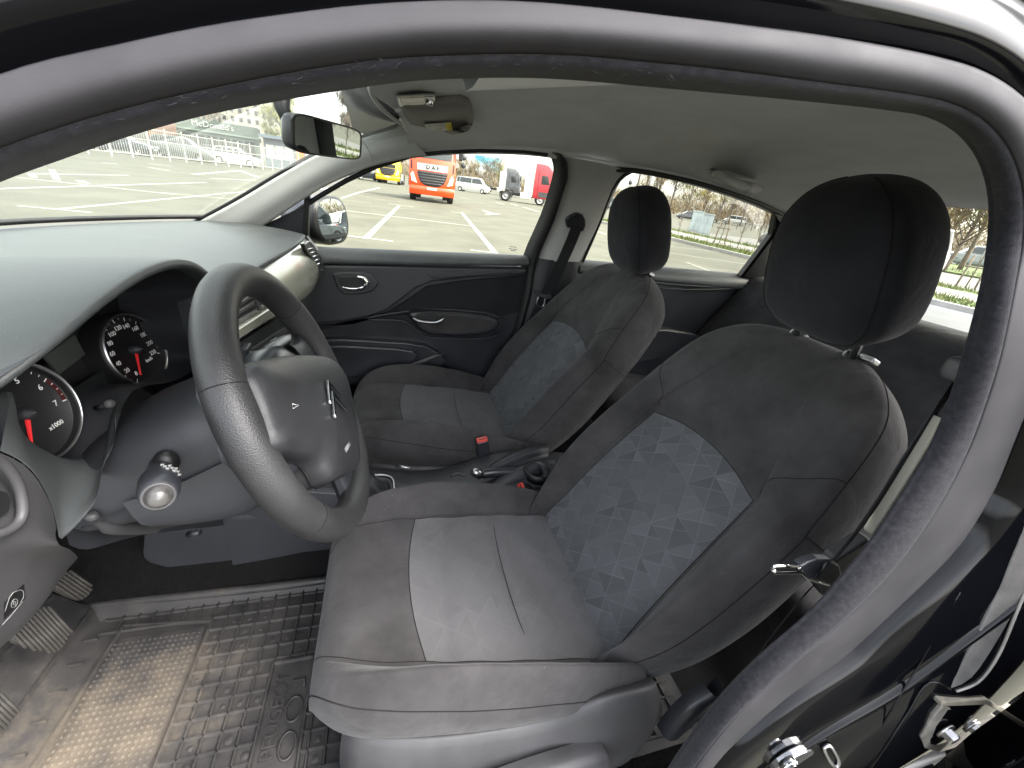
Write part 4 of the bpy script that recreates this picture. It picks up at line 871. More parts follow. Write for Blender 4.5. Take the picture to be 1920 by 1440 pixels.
# arm rest
ar = [(764,592),(772,586),(800,584),(860,586),(915,592),(936,600),(938,612),(925,624),(900,630),(850,632),(805,629),(785,618)]
arm = wall_panel('armrest', ar, -.055, .06, M['plas_s'], fd, .014)
wall_panel('armrest_pad', [(776,592),(800,589),(858,591),(912,597),(928,604),(928,612),(915,620),(895,625),(850,627),(810,624),(792,614)], -.062, .02, M['fabric'], arm, .006)
wall_panel('pull_recess', [(782,590),(818,589),(828,595),(820,602),(790,600)], -.066, .012, M['blackrub'], arm, .003)
pb = MB(); pb.tube(cr([WL(*p,-.072) for p in [(774,596),(783,601),(800,604),(818,604),(828,600),(832,597)]],20), [.002]+[.0042]*17+[.003,.002], 8); pb.build('pull_handle', M['satin'], arm)
rd = MB(); rd.tube(cr([WL(*p,-.02) for p in [(676,600),(700,594),(735,588),(765,584),(800,581),(860,582),(910,588),(945,598)]],30), [.001]*2+[.004]*10+[.007]*16+[.003]*2, 8)
rd.tube(cr([WL(*p,-.024) for p in [(690,600),(720,600),(755,602),(772,612),(786,624),(800,632),(850,635),(910,634),(935,626)]],30), .0035, 8)
rd.build('armrest_ridge', M['plas'], fd)
# map pocket
pk = wall_panel('pocket_wall', [(560,637),(640,636),(760,642),(800,648),(820,660),(838,676),(828,690),(800,705),(740,716),(560,725)], -.03, .035, M['plas_s'], fd, .008)
wall_panel('pocket_front', [(560,650),(640,648),(745,653),(775,658),(784,668),(770,686),(740,698),(690,706),(560,715)], -.05, .04, M['plas_s'], pk, .008)
pl = MB(); pl.tube(cr([WL(*p,-.04) for p in [(640,706),(690,697),(745,688),(785,680),(815,668),(832,664)]],24), [.003]*4+[.006]*12+[.01]*6+[.004]*2, 8); pl.build('pocket_ridge', M['plas_g'], fd)
lb = MB()
for r_ in ((467,.034),(463,.028),(470,.02)):
    a = WL(962,r_[0],.026); lb.box(a, (r_[1],.001,.0022))
lb.build('glass_print', M['plas'], fd, smooth=False)
# rear passenger door
rdr = thing('rear_door', 'closed passenger side rear door, dark panel behind the front passenger seat', 'car door', (1.15,1.6,-.9))
g2 = [(1095,490),(1120,430),(1146,360),(1158,340),(1174,326),(1192,320),(1225,322),(1300,340),(1370,363),(1430,388),(1455,404),(1460,420),(1450,440),(1392,520),(1300,506),(1180,495)]
MB().poly([WL(*p,.03) for p in g2]).build('window', M['glass'], rdr, smooth=False)
fr = MB(); fr.tube(cr([WL(*p,.0) for p in [(1092,492),(1120,428),(1145,362),(1158,341),(1174,326),(1192,320),(1225,321),(1300,339),(1370,361),(1430,386),(1452,400),(1458,416),(1450,438),(1392,520)]],50), .006, 8)
fr.tube(cr([WL(*p,-.006) for p in [(1150,318),(1200,321),(1300,341),(1370,362),(1425,382),(1465,402),(1478,420)]],40), .009, 8)
fr.build('window_seal', M['blackrub'], rdr)
wall_panel('window_post', [(1456,402),(1478,405),(1482,425),(1470,450),(1440,510),(1425,535),(1386,522),(1420,478),(1448,440)], -.006, .03, M['blackrub'], rdr, .004)
rows = []
for q in (0,.25,.5,.75,1.0):
    a = WL(*(lerp(1085,1395,q), lerp(488,515,q)), .02); b = WL(*(lerp(1085,1420,q), lerp(512,545,q)), -.02)
    rows.append([a+Vector((0,.01,-.03)), a+Vector((0,0,.004)), a.lerp(b,.35)+Vector((0,-.012,.012)), a.lerp(b,.7)+Vector((0,-.014,.006)), b, b+Vector((0,.02,-.006))])
MB().grid(dense(rows,3,4)).build('belt_pad', M['dash'], rdr)
MB().prism([WL(*p,0) for p in [(1085,505),(1430,545),(1400,600),(1340,660),(1260,760),(1085,760)]],(0,.03,0)).build('door_panel', M['plas_s'], rdr, smooth=False)
rl = MB(); rl.tube(cr([WL(*p,-.012) for p in [(1180,520),(1240,531),(1320,537),(1380,540)]],20), .006, 8); rl.tube(cr([WL(*p,-.014) for p in [(1225,540),(1300,543),(1380,541),(1395,536)]],20), .004, 8); rl.build('panel_ridge', M['plas'], rdr)
ra = wall_panel('armrest', [(1150,640),(1200,618),(1250,617),(1300,625),(1330,640),(1300,665),(1150,690)], -.05, .05, M['plas_s'], rdr, .012)
pb = MB(); pb.tube(cr([WL(*p,-.058) for p in [(1195,630),(1212,634),(1228,630),(1226,624)]],14), .004, 8); pb.build('pull_handle', M['satin'], ra)

# passenger side exterior mirror
sm = thing('side_mirror', 'black exterior mirror outside the passenger window', 'mirror', (-.12,1.7,-.2))
hsg = MB(); ctr = Y(634,414,1.72)
rows = []
for x0,s_ in ((-.17,.35),(-.15,.75),(-.07,.98),(-.012,1.03),(0,1.0)):
    rows.append([ctr+Vector((x0+.012*0,0,0))+Vector((-.02,0,0))+Vector((0,(.105*s_)*math.copysign(abs(math.cos(a))**.75,math.cos(a)),(.082*s_)*math.copysign(abs(math.sin(a))**.75,math.sin(a)))) for a in [2*pi*k/28 for k in range(28)]])
Rm = Matrix.Rotation(math.radians(-24),3,'Z')@Matrix.Rotation(math.radians(-6),3,'Y')
rows = [[ctr+Rm@(p-ctr) for p in r] for r in rows]
hsg.grid(rows, True); hsg.f.append(tuple(range(27,-1,-1))); hsg.m.append(0)
hsg.f.append(tuple(4*28+k for k in range(28))); hsg.m.append(0)
mh = hsg.build('mirror_housing', M['plas_s'], sm)
gl = MB(); gl.poly([ctr+Rm@(Vector((-.0185,0,0))+Vector((0,.095*math.copysign(abs(math.cos(a))**.75,math.cos(a)),.073*math.copysign(abs(math.sin(a))**.75,math.sin(a))))) for a in [2*pi*k/36 for k in range(36)]])
gl.build('mirror_glass', M['mirror'], sm, smooth=False)
MB().box(ctr+Vector((-.12,-.1,-.04)),(.07,.10,.06)).build('mirror_arm', M['plas_s'], sm, bevel=.012)

# ================================================================ dashboard
da = thing('dashboard', 'grey soft dashboard under the windscreen with gauges and taupe decor panel', 'dashboard', (-.45,.9,-.3))
# rear edge of the top pad, over the driver it is the arch of the gauge hood
edge = [(-.42,.20,-.235),(-.39,.27,-.225),(-.352,.33,-.212),(-.31,.385,-.196),(-.285,.43,-.172),(-.272,.49,-.150),(-.268,.56,-.139),(-.266,.63,-.139),(-.265,.69,-.151),(-.264,.735,-.175),(-.262,.765,-.205),(-.256,.82,-.208),(-.250,.95,-.206),(-.240,1.10,-.205),(-.236,1.25,-.206),(-.242,1.40,-.209),(-.255,1.505,-.215)]
rows = []
for (x,y,z) in edge:
    b = wsb(min(max(y,.24),1.53)); b = b+Vector((-.015,0,-.01)); e = Vector((x,y,z)); hump = itp(z,[-.275,-.2,-.14],[.003,.009,.013])
    rows.append([b+Vector((0,0,-.02)), b]+[b.lerp(e,t)+Vector((0,0,hump*math.sin(pi*t)**.8+.004)) for t in (.28,.55,.8)]+[Vector((x-.012,y,z+.0045)), e, Vector((x-.003,y,z-.008)), Vector((x-.02,y,z-.010))])
gd = dense(rows,4,4)
MB().grid(gd).build('dash_top', M['dash'], da)
# gauge opening
low = [(0,718,-.325),(22,735,-.34),(30,765,-.347),(36,798,-.349),(55,825,-.349),(85,845,-.349),(115,858,-.348),(145,863,-.346),(172,855,-.343),(190,840,-.34),(202,815,-.338),(209,780,-.336),(222,752,-.336),(248,733,-.335),(280,722,-.332),(320,716,-.325),(360,697,-.31),(395,670,-.29),(412,620,-.266),(410,560,-.266)]
lowp = [X(*q[:2],q[2]) for q in low]
arch = [Vector(e) for e in edge[3:11]]
rim = cr(list(reversed(arch))+lowp[1:], 90, True)
gc = Vector((-.374,.60,-.285))
GN = Vector((math.cos(.27)*math.cos(-.14),math.cos(.27)*math.sin(-.14),math.sin(.27))); GY = Vector((0,0,1)).cross(GN).normalized(); GU = GN.cross(GY)
def inner(p, t):
    y_, z_ = lerp(p.y,gc.y,-.04*t), (lerp(p.z,gc.z,.16*t) if p.z > gc.z else p.z)
    xp = -.412-((y_-.6)*GN.y+(z_+.29)*GN.z)/GN.x
    return Vector((lerp(p.x,xp,t),y_,z_))
rows = [[p+Vector((.0,0,0)) for p in rim], [inner(p,.1)+(gc-p).normalized()*.003 for p in rim], [inner(p,.5) for p in rim], [inner(p,1.05) for p in rim]]
MB().grid(rows,True).build('gauge_hood', M['plas'], da)
# surround between the gauge opening and the lower left panel
bnd = [(0,845),(35,862),(62,885),(82,915),(98,950),(107,985),(112,1010),(125,1003),(150,978),(176,945),(186,915),(188,893),(196,868),(208,845),(216,812),(216,782)]
lip = lowp[0:17]; 
bp_ = [X(*p, lerp(-.29,-.30,i/15)) for i,p in enumerate(bnd)]
nA = 44; LA = cr(lip[1:14],nA); LB = cr(bp_,nA)
rows = []
for a,b in zip(LA,LB):
    n = -((a+b)/2).normalized()
    rows.append([a+Vector((-.004,0,0))+n*-.002, a+n*.002, a.lerp(b,.12)+n*.006, a.lerp(b,.35)+n*.004, a.lerp(b,.7)-n*.001, a.lerp(b,.93)+n*.004, b+n*.001, b-n*.012])
MB().grid(dense(rows,1,3)).build('gauge_surround', M['dash'], da)
# lower left switch panel with the side vent
lp_ = [[(-60,822),(0,849),(35,866),(62,889),(82,919),(98,954),(106,990)],[(-60,900),(0,905),(30,915),(55,935),(78,960),(92,985),(104,1005)],[(-60,1000),(0,1003),(30,1006),(55,1010),(78,1016),(96,1020),(112,1022)],[(-60,1110),(0,1085),(30,1072),(55,1062),(80,1050),(105,1040),(130,1030)],[(-60,1255),(0,1205),(30,1178),(60,1148),(90,1110),(115,1072),(142,1040)],[(-60,1262),(0,1212),(32,1186),(62,1155),(93,1116),(119,1078),(146,1046)]]
lx = [-.290,-.285,-.275,-.30,-.335,-.36]
rows = [[X(*p, lx[i]) for p in r] for i,r in enumerate(lp_)]
MB().grid(dense(rows,4,4)).build('switch_panel', M['plas_g'], da)
vt = MB(); vt.tube(cr([X(*p,-.272) for p in [(-30,850),(5,868),(32,905),(42,945),(38,975),(15,995),(-30,1010)]],30), .0035, 8); vt.build('vent_ring', M['plas_g'], da)
vt = MB(); vt.prism([X(*p,-.277) for p in [(-30,915),(0,925),(8,940),(4,958),(-30,985)]],(.004,0,0)); vt.build('vent_slot', M['blackrub'], da, smooth=False)
OSW = on_mesh(bpy.data.objects['switch_panel'])
ic = MB(); ic.poly([OSW(*p,.0006) for p in [(7,1163),(8,1130),(45,1095),(48,1122),(20,1150)]]); ic.build('bonnet_sign', M['gface'], da, smooth=False)
ic = MB()
for rr_ in (6,2.5):
    ic.tube([OSW(27+rr_*math.cos(2*pi*k/16),1131-rr_*1.25*math.sin(2*pi*k/16)-rr_*.6*math.cos(2*pi*k/16),.001) for k in range(16)], .00025, 4, closed=True)
ic.tube(cr([OSW(*p,.001) for p in [(9,1148),(20,1116),(35,1107),(43,1108),(44,1120),(38,1130)]],14), .00028, 4); ic.tube([OSW(*p,.001) for p in [(4,1172),(20,1155),(42,1128)]], .00028, 4)
ic.build('bonnet_symbol', mat('grey_symbol_print',(.22,.22,.22),.6), da)
# gauge cluster: back plate, two dials, displays
cl = MB(); cl.poly([inner(p,1.0)+Vector((.0,0,0)) for p in rim]); clp = cl.build('gauge_plate', M['gface'], da, smooth=False)
def dial(name, c, r, nums, a0, a1, minor, needle_a, cap, capofs, red=None, label=None):
    ax = GN; ey = GY; ez = GU
    c = Vector(c)
    d = MB().lathe([(0,.004),(r*.93,.004),(r*.94,.005),(r*.955,.010),(r*.975,.012),(r*1.0,.012),(r*1.02,.006),(r*1.06,-.03)], c, ax, 56).build(name, M['gface'], da, label=label)
    MB().lathe([(r*.955,.0105),(r*.965,.0138),(r*.99,.0142),(r*1.003,.0105)], c, ax, 56).build('dial_ring', M['satin'], d)
    def dirv(a): return ey*math.sin(math.radians(a))+ez*math.cos(math.radians(a))
    tk = MB(); n = (len(nums)-1)*minor
    for k in range(n+1):
        a = lerp(a0,a1,k/n); dv = dirv(a); t = ax.cross(dv); big = k % minor == 0
        p = c+ax*.0052+dv*r*(.80 if big else .84)
        L_ = r*(.09 if big else .05); wd = r*(.011 if big else .006)
        tk.add([p-t*wd, p+t*wd, p+t*wd+dv*L_, p-t*wd+dv*L_], [(0,1,2,3)])
    tk.build('tick_marks', M['white'], d, smooth=False)
    for k,s in enumerate(nums):
        dv = dirv(lerp(a0,a1,k/(len(nums)-1))); text('numeral', s, r*.165, c+ax*.0052+dv*r*.655, ey, ez, M['white'], d, .0002)
    nd = dirv(needle_a); t = ax.cross(nd)
    nm = MB(); p = c+ax*.008; nm.prism([p-t*r*.035+nd*r*.1, p+t*r*.035+nd*r*.1, p+t*r*.008+nd*r*.70, p-t*r*.008+nd*r*.70], ax*.002); nm.build('needle', M['redn'], d, smooth=False)
    MB().lathe([(0,.02),(r*.10,.013),(r*.12,.011),(r*.12,.004)], c, ax, 20).build('needle_hub', M['plas'], d)
    text('dial_unit', cap, r*.13, c+ax*.0052+capofs[0]*r*ey+capofs[1]*r*ez, ey, ez, M['white'], d, .0002)
    if red:
        rr = MB(); rr.grid([[c+ax*.0048+dirv(lerp(red[0],red[1],k/12))*r*q for k in range(13)] for q in (.82,.9)]); rr.build('red_zone', mat('dark_red_zone',(.06,.005,.006),.5), d, smooth=False)
dial('speed_dial', X(258,655,-.366)-GN*.012, .0555, ['0','20','40','60','80','100','120','140','160','180','200','220'], -150, 118, 2, -154, 'km/h', (.32,-.42), label='right dial numbered from 0 to 220')
dial('rev_dial', X(55,775,-.366)-GN*.012, .0555, ['0','1','2','3','4','5','6','7'], -152, 100, 4, -152, 'x1000', (.38,-.48), red=(64,100), label='left dial with numbers up to 7')
lc = MB(); lc.prism([X(*p,-.385) for p in [(84,668),(140,628),(160,664),(112,702)]],(-.003,0,0)); lc.build('display', M['lcd'], da, smooth=False, label='upper grey display between the dials')
lc = MB(); lc.prism([X(*p,-.385) for p in [(122,740),(200,690),(215,722),(150,768)]],(-.003,0,0)); lc.build('display', mat('dark_lcd',(.018,.02,.02),.25), da, smooth=False, label='lower dark display between the dials')
kn = MB(); kn.tube([X(178,766,-.36),X(205,757,-.318)], [.0035,.0035], 10); kn.tube([X(203,758,-.32),X(206,757,-.312)], .005, 12); kn.build('trip_button', M['plas_g'], da)
# decor panel on the passenger side, a convex band under the pad
dt = [(-.262,.78,-.222),(-.258,.9,-.216),(-.250,1.0,-.214),(-.242,1.12,-.213),(-.238,1.25,-.214),(-.243,1.38,-.217),(-.255,1.49,-.222)]
rows = []
for (x,y,z) in dt:
    e = itp(y,[.78,1.0,1.3,1.49],[.45,.8,1,1])
    rows.append([Vector((x-.012,y,z+.004)),Vector((x+.002,y,z)),Vector((x+.022*e,y,z-.03*e)),Vector((x+.034*e,y,z-.07*e)),Vector((x+.034*e,y,z-.105*e)),Vector((x+.018*e,y,z-.135*e)),Vector((x-.02,y,z-.15*e)),Vector((x-.06,y,z-.155*e))])
MB().grid(dense(rows,4,4)).build('decor_panel', M['decor'], da)
# glovebox below
gb = [[Vector((x,y,z)) for y in (.98,1.2,1.4,1.52)] for x,z in ((-.27,-.36),(-.285,-.45),(-.32,-.56),(-.42,-.66),(-.6,-.68))]
MB().grid(dense(gb,2,2)).build('glovebox', M['plas'], da)
en = MB(); en.prism([(-.25,1.505,-.22),(-.222,1.505,-.26),(-.21,1.505,-.30),(-.22,1.505,-.35),(-.26,1.505,-.39),(-.36,1.505,-.5),(-.6,1.505,-.45),(-.52,1.505,-.22)],(0,.03,0)); en.build('dash_end', M['plas'], da, smooth=False)
# right end vent with louvres
ev = MB(); vp = [X(*p,-.214) for p in [(571,458),(583,456),(605,492),(607,503),(599,505),(578,474)]]
ev.prism(vp,(-.012,0,0)); evo = ev.build('side_vent', M['blackrub'], da, smooth=False)
fr = MB(); fr.tube(cr([p+Vector((.001,0,0)) for p in vp],30,True), .002, 6, closed=True); fr.build('vent_frame', M['satin'], evo)
for k in range(5):
    a = X(lerp(575,597,(k+.6)/5.2), lerp(463,500,(k+.6)/5.2), -.2115); b = X(lerp(585,606,(k+.6)/5.2), lerp(461,496,(k+.6)/5.2), -.2115)
    MB().tube([a,b], .002, 6).build('vent_louvre', M['chrome'], evo)
# centre stack: twin vents with slats, bright strip, radio cavity
def CS(px, py, d=0): 
    p = X(px, py, -.235+d); return p
sb = MB(); sb.prism([(-.262,.66,-.2),(-.262,1.10,-.22),(-.27,1.10,-.47),(-.27,.70,-.47)],(-.02,0,0)); sb.build('stack_panel', M['plas_s'], da, smooth=False)
vh = MB(); vp = [CS(*p,.0) for p in [(438,556),(460,538),(498,540),(528,556),(520,578),(440,622),(425,600)]]
vh.prism(vp,(-.02,0,0)); vho = vh.build('centre_vent', M['blackrub'], da, smooth=False)
slm = mat('vent_slat_grey', (.11,.11,.11), .4, spec=.5, nscale=5, namp=.15)
for a,b in (((440,578),(475,555)),((440,592),(480,567)),((440,609),(485,582)),((475,552),(489,543)),((481,563),(503,551)),((491,577),(515,561))):
    m_ = MB(); pa, pb2 = CS(*a,.004), CS(*b,.004); m_.prism([pa+Vector((0,0,.0032)),pb2+Vector((0,0,.0032)),pb2-Vector((0,0,.0028)),pa-Vector((0,0,.0028))],(-.018,0,0)); m_.build('vent_slat', slm, vho, bevel=.001, smooth=False)
m_ = MB(); m_.tube(cr([CS(*p,.006) for p in ((464,538),(471,548),(477,559),(483,570),(486,582))],10), .0022, 6); m_.build('vent_divider', slm, vho)
cs = MB(); cs.prism([CS(*p,.012) for p in [(436,622),(444,619),(520,570),(530,574),(528,586),(445,640),(430,642)]],(-.014,0,0)); cs.build('stack_strip', M['decor'], da, bevel=.003, smooth=False)
cv = MB(); cv.prism([CS(*p,.004) for p in [(440,648),(535,590),(552,612),(556,650),(440,690)]],(-.004,0,0)); cv.build('radio_cavity', M['blackrub'], da, smooth=False)
cv = MB(); cv.prism([CS(*p,.010) for p in [(472,655),(538,612),(541,620),(478,664)]],(-.004,0,0)); cv.build('radio_lip', M['plas_g'], da, smooth=False)
for p in ((462,664),(548,592)):
    q = CS(*p,.014); w_ = MB(); w_.box(q,(.012,.03,.03)); sw_ = w_.build('stack_switch', M['plas'], da, bevel=.003)
    MB().box(q+Vector((.0065,0,.002)),(.0006,.003,.006)).build('switch_mark', M['white'], sw_, smooth=False)
# ================================================================ steering column, wheel, pedals
T = math.radians(21.7); WC = Vector((-.1196,.57,-.3108))
nW = Vector((math.cos(T),0,math.sin(T))); uW = Vector((-math.sin(T),0,math.cos(T))); yW = Vector((0,1,0))
def W(a, b, h=0): return WC+yW*a+uW*b+nW*h
def onW(px, py, h=0):           # point of the wheel plane raised by h
    r = ray(px, py); o = WC+nW*h; return r*(o.dot(nW)/r.dot(nW))
scol = thing('steering_column', 'dark column shroud with two stalks behind the steering wheel', 'steering column', (-.25,.57,-.42))
sh = []
for d,wy,ut,ub in ((.052,.060,.060,-.050),(.06,.076,.068,-.058),(.11,.086,.076,-.066),(.17,.096,.070,-.06),(.22,.10,.058,-.06),(.26,.10,.045,-.05)):
    o = WC-nW*d; row = []
    for k in range(26):
        a = 2*pi*k/26; cx_, sy_ = math.cos(a), math.sin(a)
        row.append(o+yW*wy*math.copysign(abs(cx_)**.7,cx_)+uW*((ut if sy_>0 else -ub)*math.copysign(abs(sy_)**.7,sy_)))
    sh.append(row)
m_ = MB(); m_.grid(sh,True); m_.f.append(tuple(range(26))); m_.m.append(0); m_.build('column_shroud', M['plas'], scol)
jn = MB(); jn.tube(cr([WC-nW*d+yW*-(wy+.0005)+uW*v for d,wy,v in ((.06,.076,-.014),(.085,.081,-.022),(.11,.087,-.014),(.17,.098,-.012),(.24,.112,-.01))],20), .0012, 5); jn.build('shroud_joint', M['blackrub'], scol)
lw = MB()
lows = [[(-.079,-.005,.064),(-.076,-.065,.066),(-.02,-.092,.068),(.05,-.09,.066),(.072,-.045,.062)],[(-.091,-.005,.10),(-.088,-.082,.10),(-.02,-.112,.10),(.08,-.092,.10),(.088,-.05,.10)],[(-.102,-.005,.145),(-.098,-.070,.145),(-.02,-.105,.145),(.095,-.075,.145),(.1,-.045,.145)],[(-.108,.0,.19),(-.105,-.045,.19),(-.02,-.075,.19),(.1,-.05,.19),(.11,-.03,.19)]]
lw.grid(dense([[W(a,b,-d) for a,b,d in r] for r in lows],4,4)); lw.build('lower_shroud', M['plas'], scol)
# lever boss + stalks
def stalk(name, p0, p1, big, ring_n, label):
    p0, p1 = Vector(p0), Vector(p1); ax = (p1-p0).normalized(); L_ = (p1-p0).length
    prof = [(0,-.01),(.011,-.01),(.012,0),(.0118,L_*.3),(.0145,L_*.42),(.015,L_*.44),(.0165,L_*.55),(.018,L_*.62),(.0175,L_*.84),(.015,L_*.97),(.0138,L_*.975)] if big else [(0,-.01),(.010,-.01),(.0105,L_*.3),(.013,L_*.36),(.0145,L_*.5),(.0145,L_*.8),(.011,L_*.97),(0,L_)]
    st_ = MB().lathe(prof, p0, ax, 28).build(name, M['plas_s'], scol, label=label)
    if big:
        MB().lathe([(.0142,L_*.972),(.0145,L_*.99),(.0125,L_*1.0),(.0105,L_*.985)], p0, ax, 28).build('stalk_ring', M['plas_g'], st_)
        MB().lathe([(.0115,L_*.985),(.010,L_*1.03),(.007,L_*1.06),(0,L_*1.07)], p0, ax, 24).build('stalk_button', mat('button_grey',(.06,.058,.056),.35,nscale=60,namp=.5), st_)
    mk = MB()
    e = Vector((0,0,1)).cross(ax).normalized(); e2 = ax.cross(e)
    for k in range(ring_n):
        hh = L_*(.60+.05*k); an = .9+.12*k
        for j in range(3):
            an2 = an+.35*j-.6; rr_ = .0183 if big else .0148; q = p0+ax*hh+(e2*math.cos(an2)+e*math.sin(an2))*rr_
            mk.box(q,(.003,.0022,.0014))
    mk.build('stalk_print', M['print_grey'], st_, smooth=False)
stalk('light_stalk', Y(303,868,.49), Y(297,932,.385), True, 3, 'left stalk with a round end button')
stalk('wiper_stalk', X(462,684,-.215), X(549,634,-.19), False, 3, 'right stalk seen through the wheel')
MB().ell(Y(312,866,.475),(.013,.012,.015)).build('stalk_slot', M['blackrub'], scol)
# under the column: adjuster lever and trim
ul = MB(); ul.tube(cr([X(*p,-.33) for p in [(168,965),(200,985),(240,990),(290,988),(340,978)]],24), [.006]*4+[.009]*12+[.005]*8, 10); ul.build('column_lever', M['plas_g'], scol)
ul = MB(); ul.grid(dense([[X(*p,-.36) for p in r] for r in ([(120,990),(170,960),(250,980),(340,985),(430,955)],[(130,1022),(165,1030),(230,1012),(290,1000),(420,985)])],3,3)); ul.build('knee_trim', M['plas'], da)
ub = MB(); ub.tube([X(355,1002,-.33),X(372,998,-.31)], .006, 10); ub.build('lock_knob', M['plas_s'], scol)

sw_ = thing('steering_wheel', 'dark worn steering wheel with a chrome double chevron on its hub', 'steering wheel', tuple(WC))
def rim_arc(a0, a1, r, n=80):
    return [W(.178*math.cos(lerp(a0,a1,k/n)), .178*math.sin(lerp(a0,a1,k/n))) for k in range(n+1)]
rm_ = MB(); pts = [W(.178*math.cos(2*pi*k/120), .178*math.sin(2*pi*k/120)) for k in range(120)]
rad = []
for k in range(120):
    a = (math.degrees(2*pi*k/120))%360
    grip = 1+.05*math.exp(-((a-25)/22)**2)+.05*math.exp(-((a-155)/22)**2)
    rad.append(.0215*grip)
rm_.tube(pts, rad, 20, closed=True); rim_o = rm_.build('rim', M['wheel'], sw_)
for a in (35,145,205,335):
    a = math.radians(a); c0 = W(.178*math.cos(a), .178*math.sin(a)); rd_ = yW*math.cos(a)+uW*math.sin(a)
    MB().tube([c0+(rd_*math.cos(q)+nW*math.sin(q))*.0219 for q in [2*pi*k/24 for k in range(24)]], .0009, 5, closed=True).build('rim_seam', M['stitch'], rim_o)
# airbag cover: outline in the wheel plane, domed
ol = [(460,692),(500,674),(560,666),(612,672),(640,698),(655,750),(668,830),(668,875),(640,892),(615,903),(602,880),(582,858),(525,846),(508,832),(492,775),(474,735)]
ab = [onW(*p,.022) for p in ol]; ab = cr(ab,64,True); cA = sum(ab,Vector())/64
rows = []
for s,h in ((1.0,-.05),(1.01,-.012),(1.0,.0),(.96,.007),(.86,.012),(.65,.017),(.35,.020),(.05,.021)):
    rows.append([cA.lerp(p,s)+nW*h for p in ab])
m_ = MB(); m_.grid(rows,True); m_.f.append(tuple(7*64+k for k in range(64))); m_.m.append(0); hub = m_.build('airbag_cover', M['wheel_pad'], sw_)
gp_ = MB(); gp_.tube([cA.lerp(p,1.012)-nW*.018 for p in ab], .0022, 6, closed=True); gp_.build('airbag_gap', M['blackrub'], hub)
# chevrons
em_c = cA+nW*.0225
def EM(a, b): return onW(a, b, .0445)
for ap,e1,e2 in (((611,713),(636,744),(614,752)),((619,734),(645,766),(623,778))):
    P0,P1,P2 = EM(*ap),EM(*e1),EM(*e2); ch = MB()
    bis = ((P1-P0).normalized()+(P2-P0).normalized()).normalized()*.0095
    ch.add([P0,P1,P1+bis*.55,P0+bis*1.1,P2+bis*.55,P2]+[q+nW*.0035 for q in (P0,P1,P1+bis*.55,P0+bis*1.1,P2+bis*.55,P2)],
           [(0,3,2,1),(0,5,4,3),(6,7,8,9),(6,9,10,11),(0,1,7,6),(1,2,8,7),(2,3,9,8),(3,4,10,9),(4,5,11,10),(5,0,6,11)])
    ch.build('chevron', M['chrome'], hub, bevel=.0008, smooth=False)
hn = MB(); hn.tube([onW(*p,.041) for p in [(548,757),(550,766),(560,760),(548,757)]], .0004, 4); hn.build('horn_symbol', M['white'], hub)
text('airbag_lettering', 'AIRBAG', .009, onW(652,838,.0395), onW(656,832,.0395)-onW(648,846,.0395), nW.cross(onW(656,832,.0395)-onW(648,846,.0395)), M['print_grey'], hub, .0002)
# spokes and back of hub
def spoke(name, pl, w0, w1):
    a, b = pl; d = (b-a).normalized(); t = nW.cross(d)
    rows = []
    for k in range(7):
        u = k/6; c0 = a.lerp(b,u); w_ = lerp(w0,w1,u**1.3)+.01*(2*u-1)**2
        hh = lerp(.012,-.004,u)
        rows.append([c0-t*w_+nW*(hh-.014), c0-t*w_*.9+nW*hh, c0+nW*(hh+.004), c0+t*w_*.9+nW*hh, c0+t*w_+nW*(hh-.014), c0+t*w_*.6+nW*(hh-.024), c0-t*w_*.6+nW*(hh-.024)])
    mb = MB(); mb.grid([r+[r[0]] for r in dense(rows,3,3)]); mb.build(name, M['plas_s'], sw_)
spoke('spoke', (W(.05,.01),W(.172,.012)), .05, .035)
spoke('spoke', (W(-.05,.01),W(-.172,.012)), .05, .035)
spoke('spoke', (W(.012,-.05),W(.012,-.176)), .036, .030)
MB().lathe([(0,.01),(.07,.01),(.085,0),(.088,-.03),(.07,-.06),(.0,-.06)], WC, nW, 40).build('hub_back', M['plas_s'], sw_)

# pedals
def pedal(name, label, outline, x, y, ribs, mlab):
    t = thing(name, label, 'pedal', tuple(Y(*outline[0],y)), 'pedals in the driver footwell')
    pts = cr([Y(*p,y) for p in outline],30,True); c0 = sum(pts,Vector())/30
    n = Vector((.75,-.2,.55)).normalized()
    pts = [ray(*q)*(c0.dot(n)/ray(*q).dot(n)) for q in [(v.x,v.y) for v in cr([(a_,b_,0) for a_,b_ in outline],30,True)]]; c0 = sum(pts,Vector())/30
    pad = MB().prism(pts,n*-.012).build('pedal_pad', mlab, t, bevel=.003, smooth=False)
    ax_ = max(((p-c0) for p in pts), key=lambda v: v.length).normalized(); bx = n.cross(ax_).normalized()
    rb = 0
    ex = [(p-c0).dot(bx) for p in pts]; lo, hi = min(ex), max(ex)
    for k in range(ribs):
        v = lerp(lo,hi,(k+.7)/(ribs+.4)); sp = [(p-c0).dot(ax_) for p in pts if abs((p-c0).dot(bx)-v) < (hi-lo)/9]
        if len(sp) < 2: continue
        a, b = c0+bx*v+ax_*min(sp)*.92+n*.001, c0+bx*v+ax_*max(sp)*.92+n*.001
        MB().tube([a,b], .0026, 6).build('pedal_rib', mlab, pad)
    MB().tube([c0-n*.012, c0+Vector((-.10,0,.05)), c0+Vector((-.2,0,.30))], .009, 8).build('pedal_arm', M['blackrub'], t)
    return t
dr = mat('dusty_pedal_rubber', (.032,.029,.025), .8, nscale=40, namp=.5, bscale=200, bump=.3)
p1_ = pedal('pedal', 'smallest ribbed pedal, higher, with a metal pin', [(105,1085),(120,1072),(145,1077),(168,1092),(173,1106),(162,1120),(146,1123),(118,1112),(100,1100)], 0, .74, 6, dr)
MB().tube([Y(80,1078,.735),Y(110,1076,.735)], [.011,.009], 12).build('pedal_pin', M['satin'], p1_)
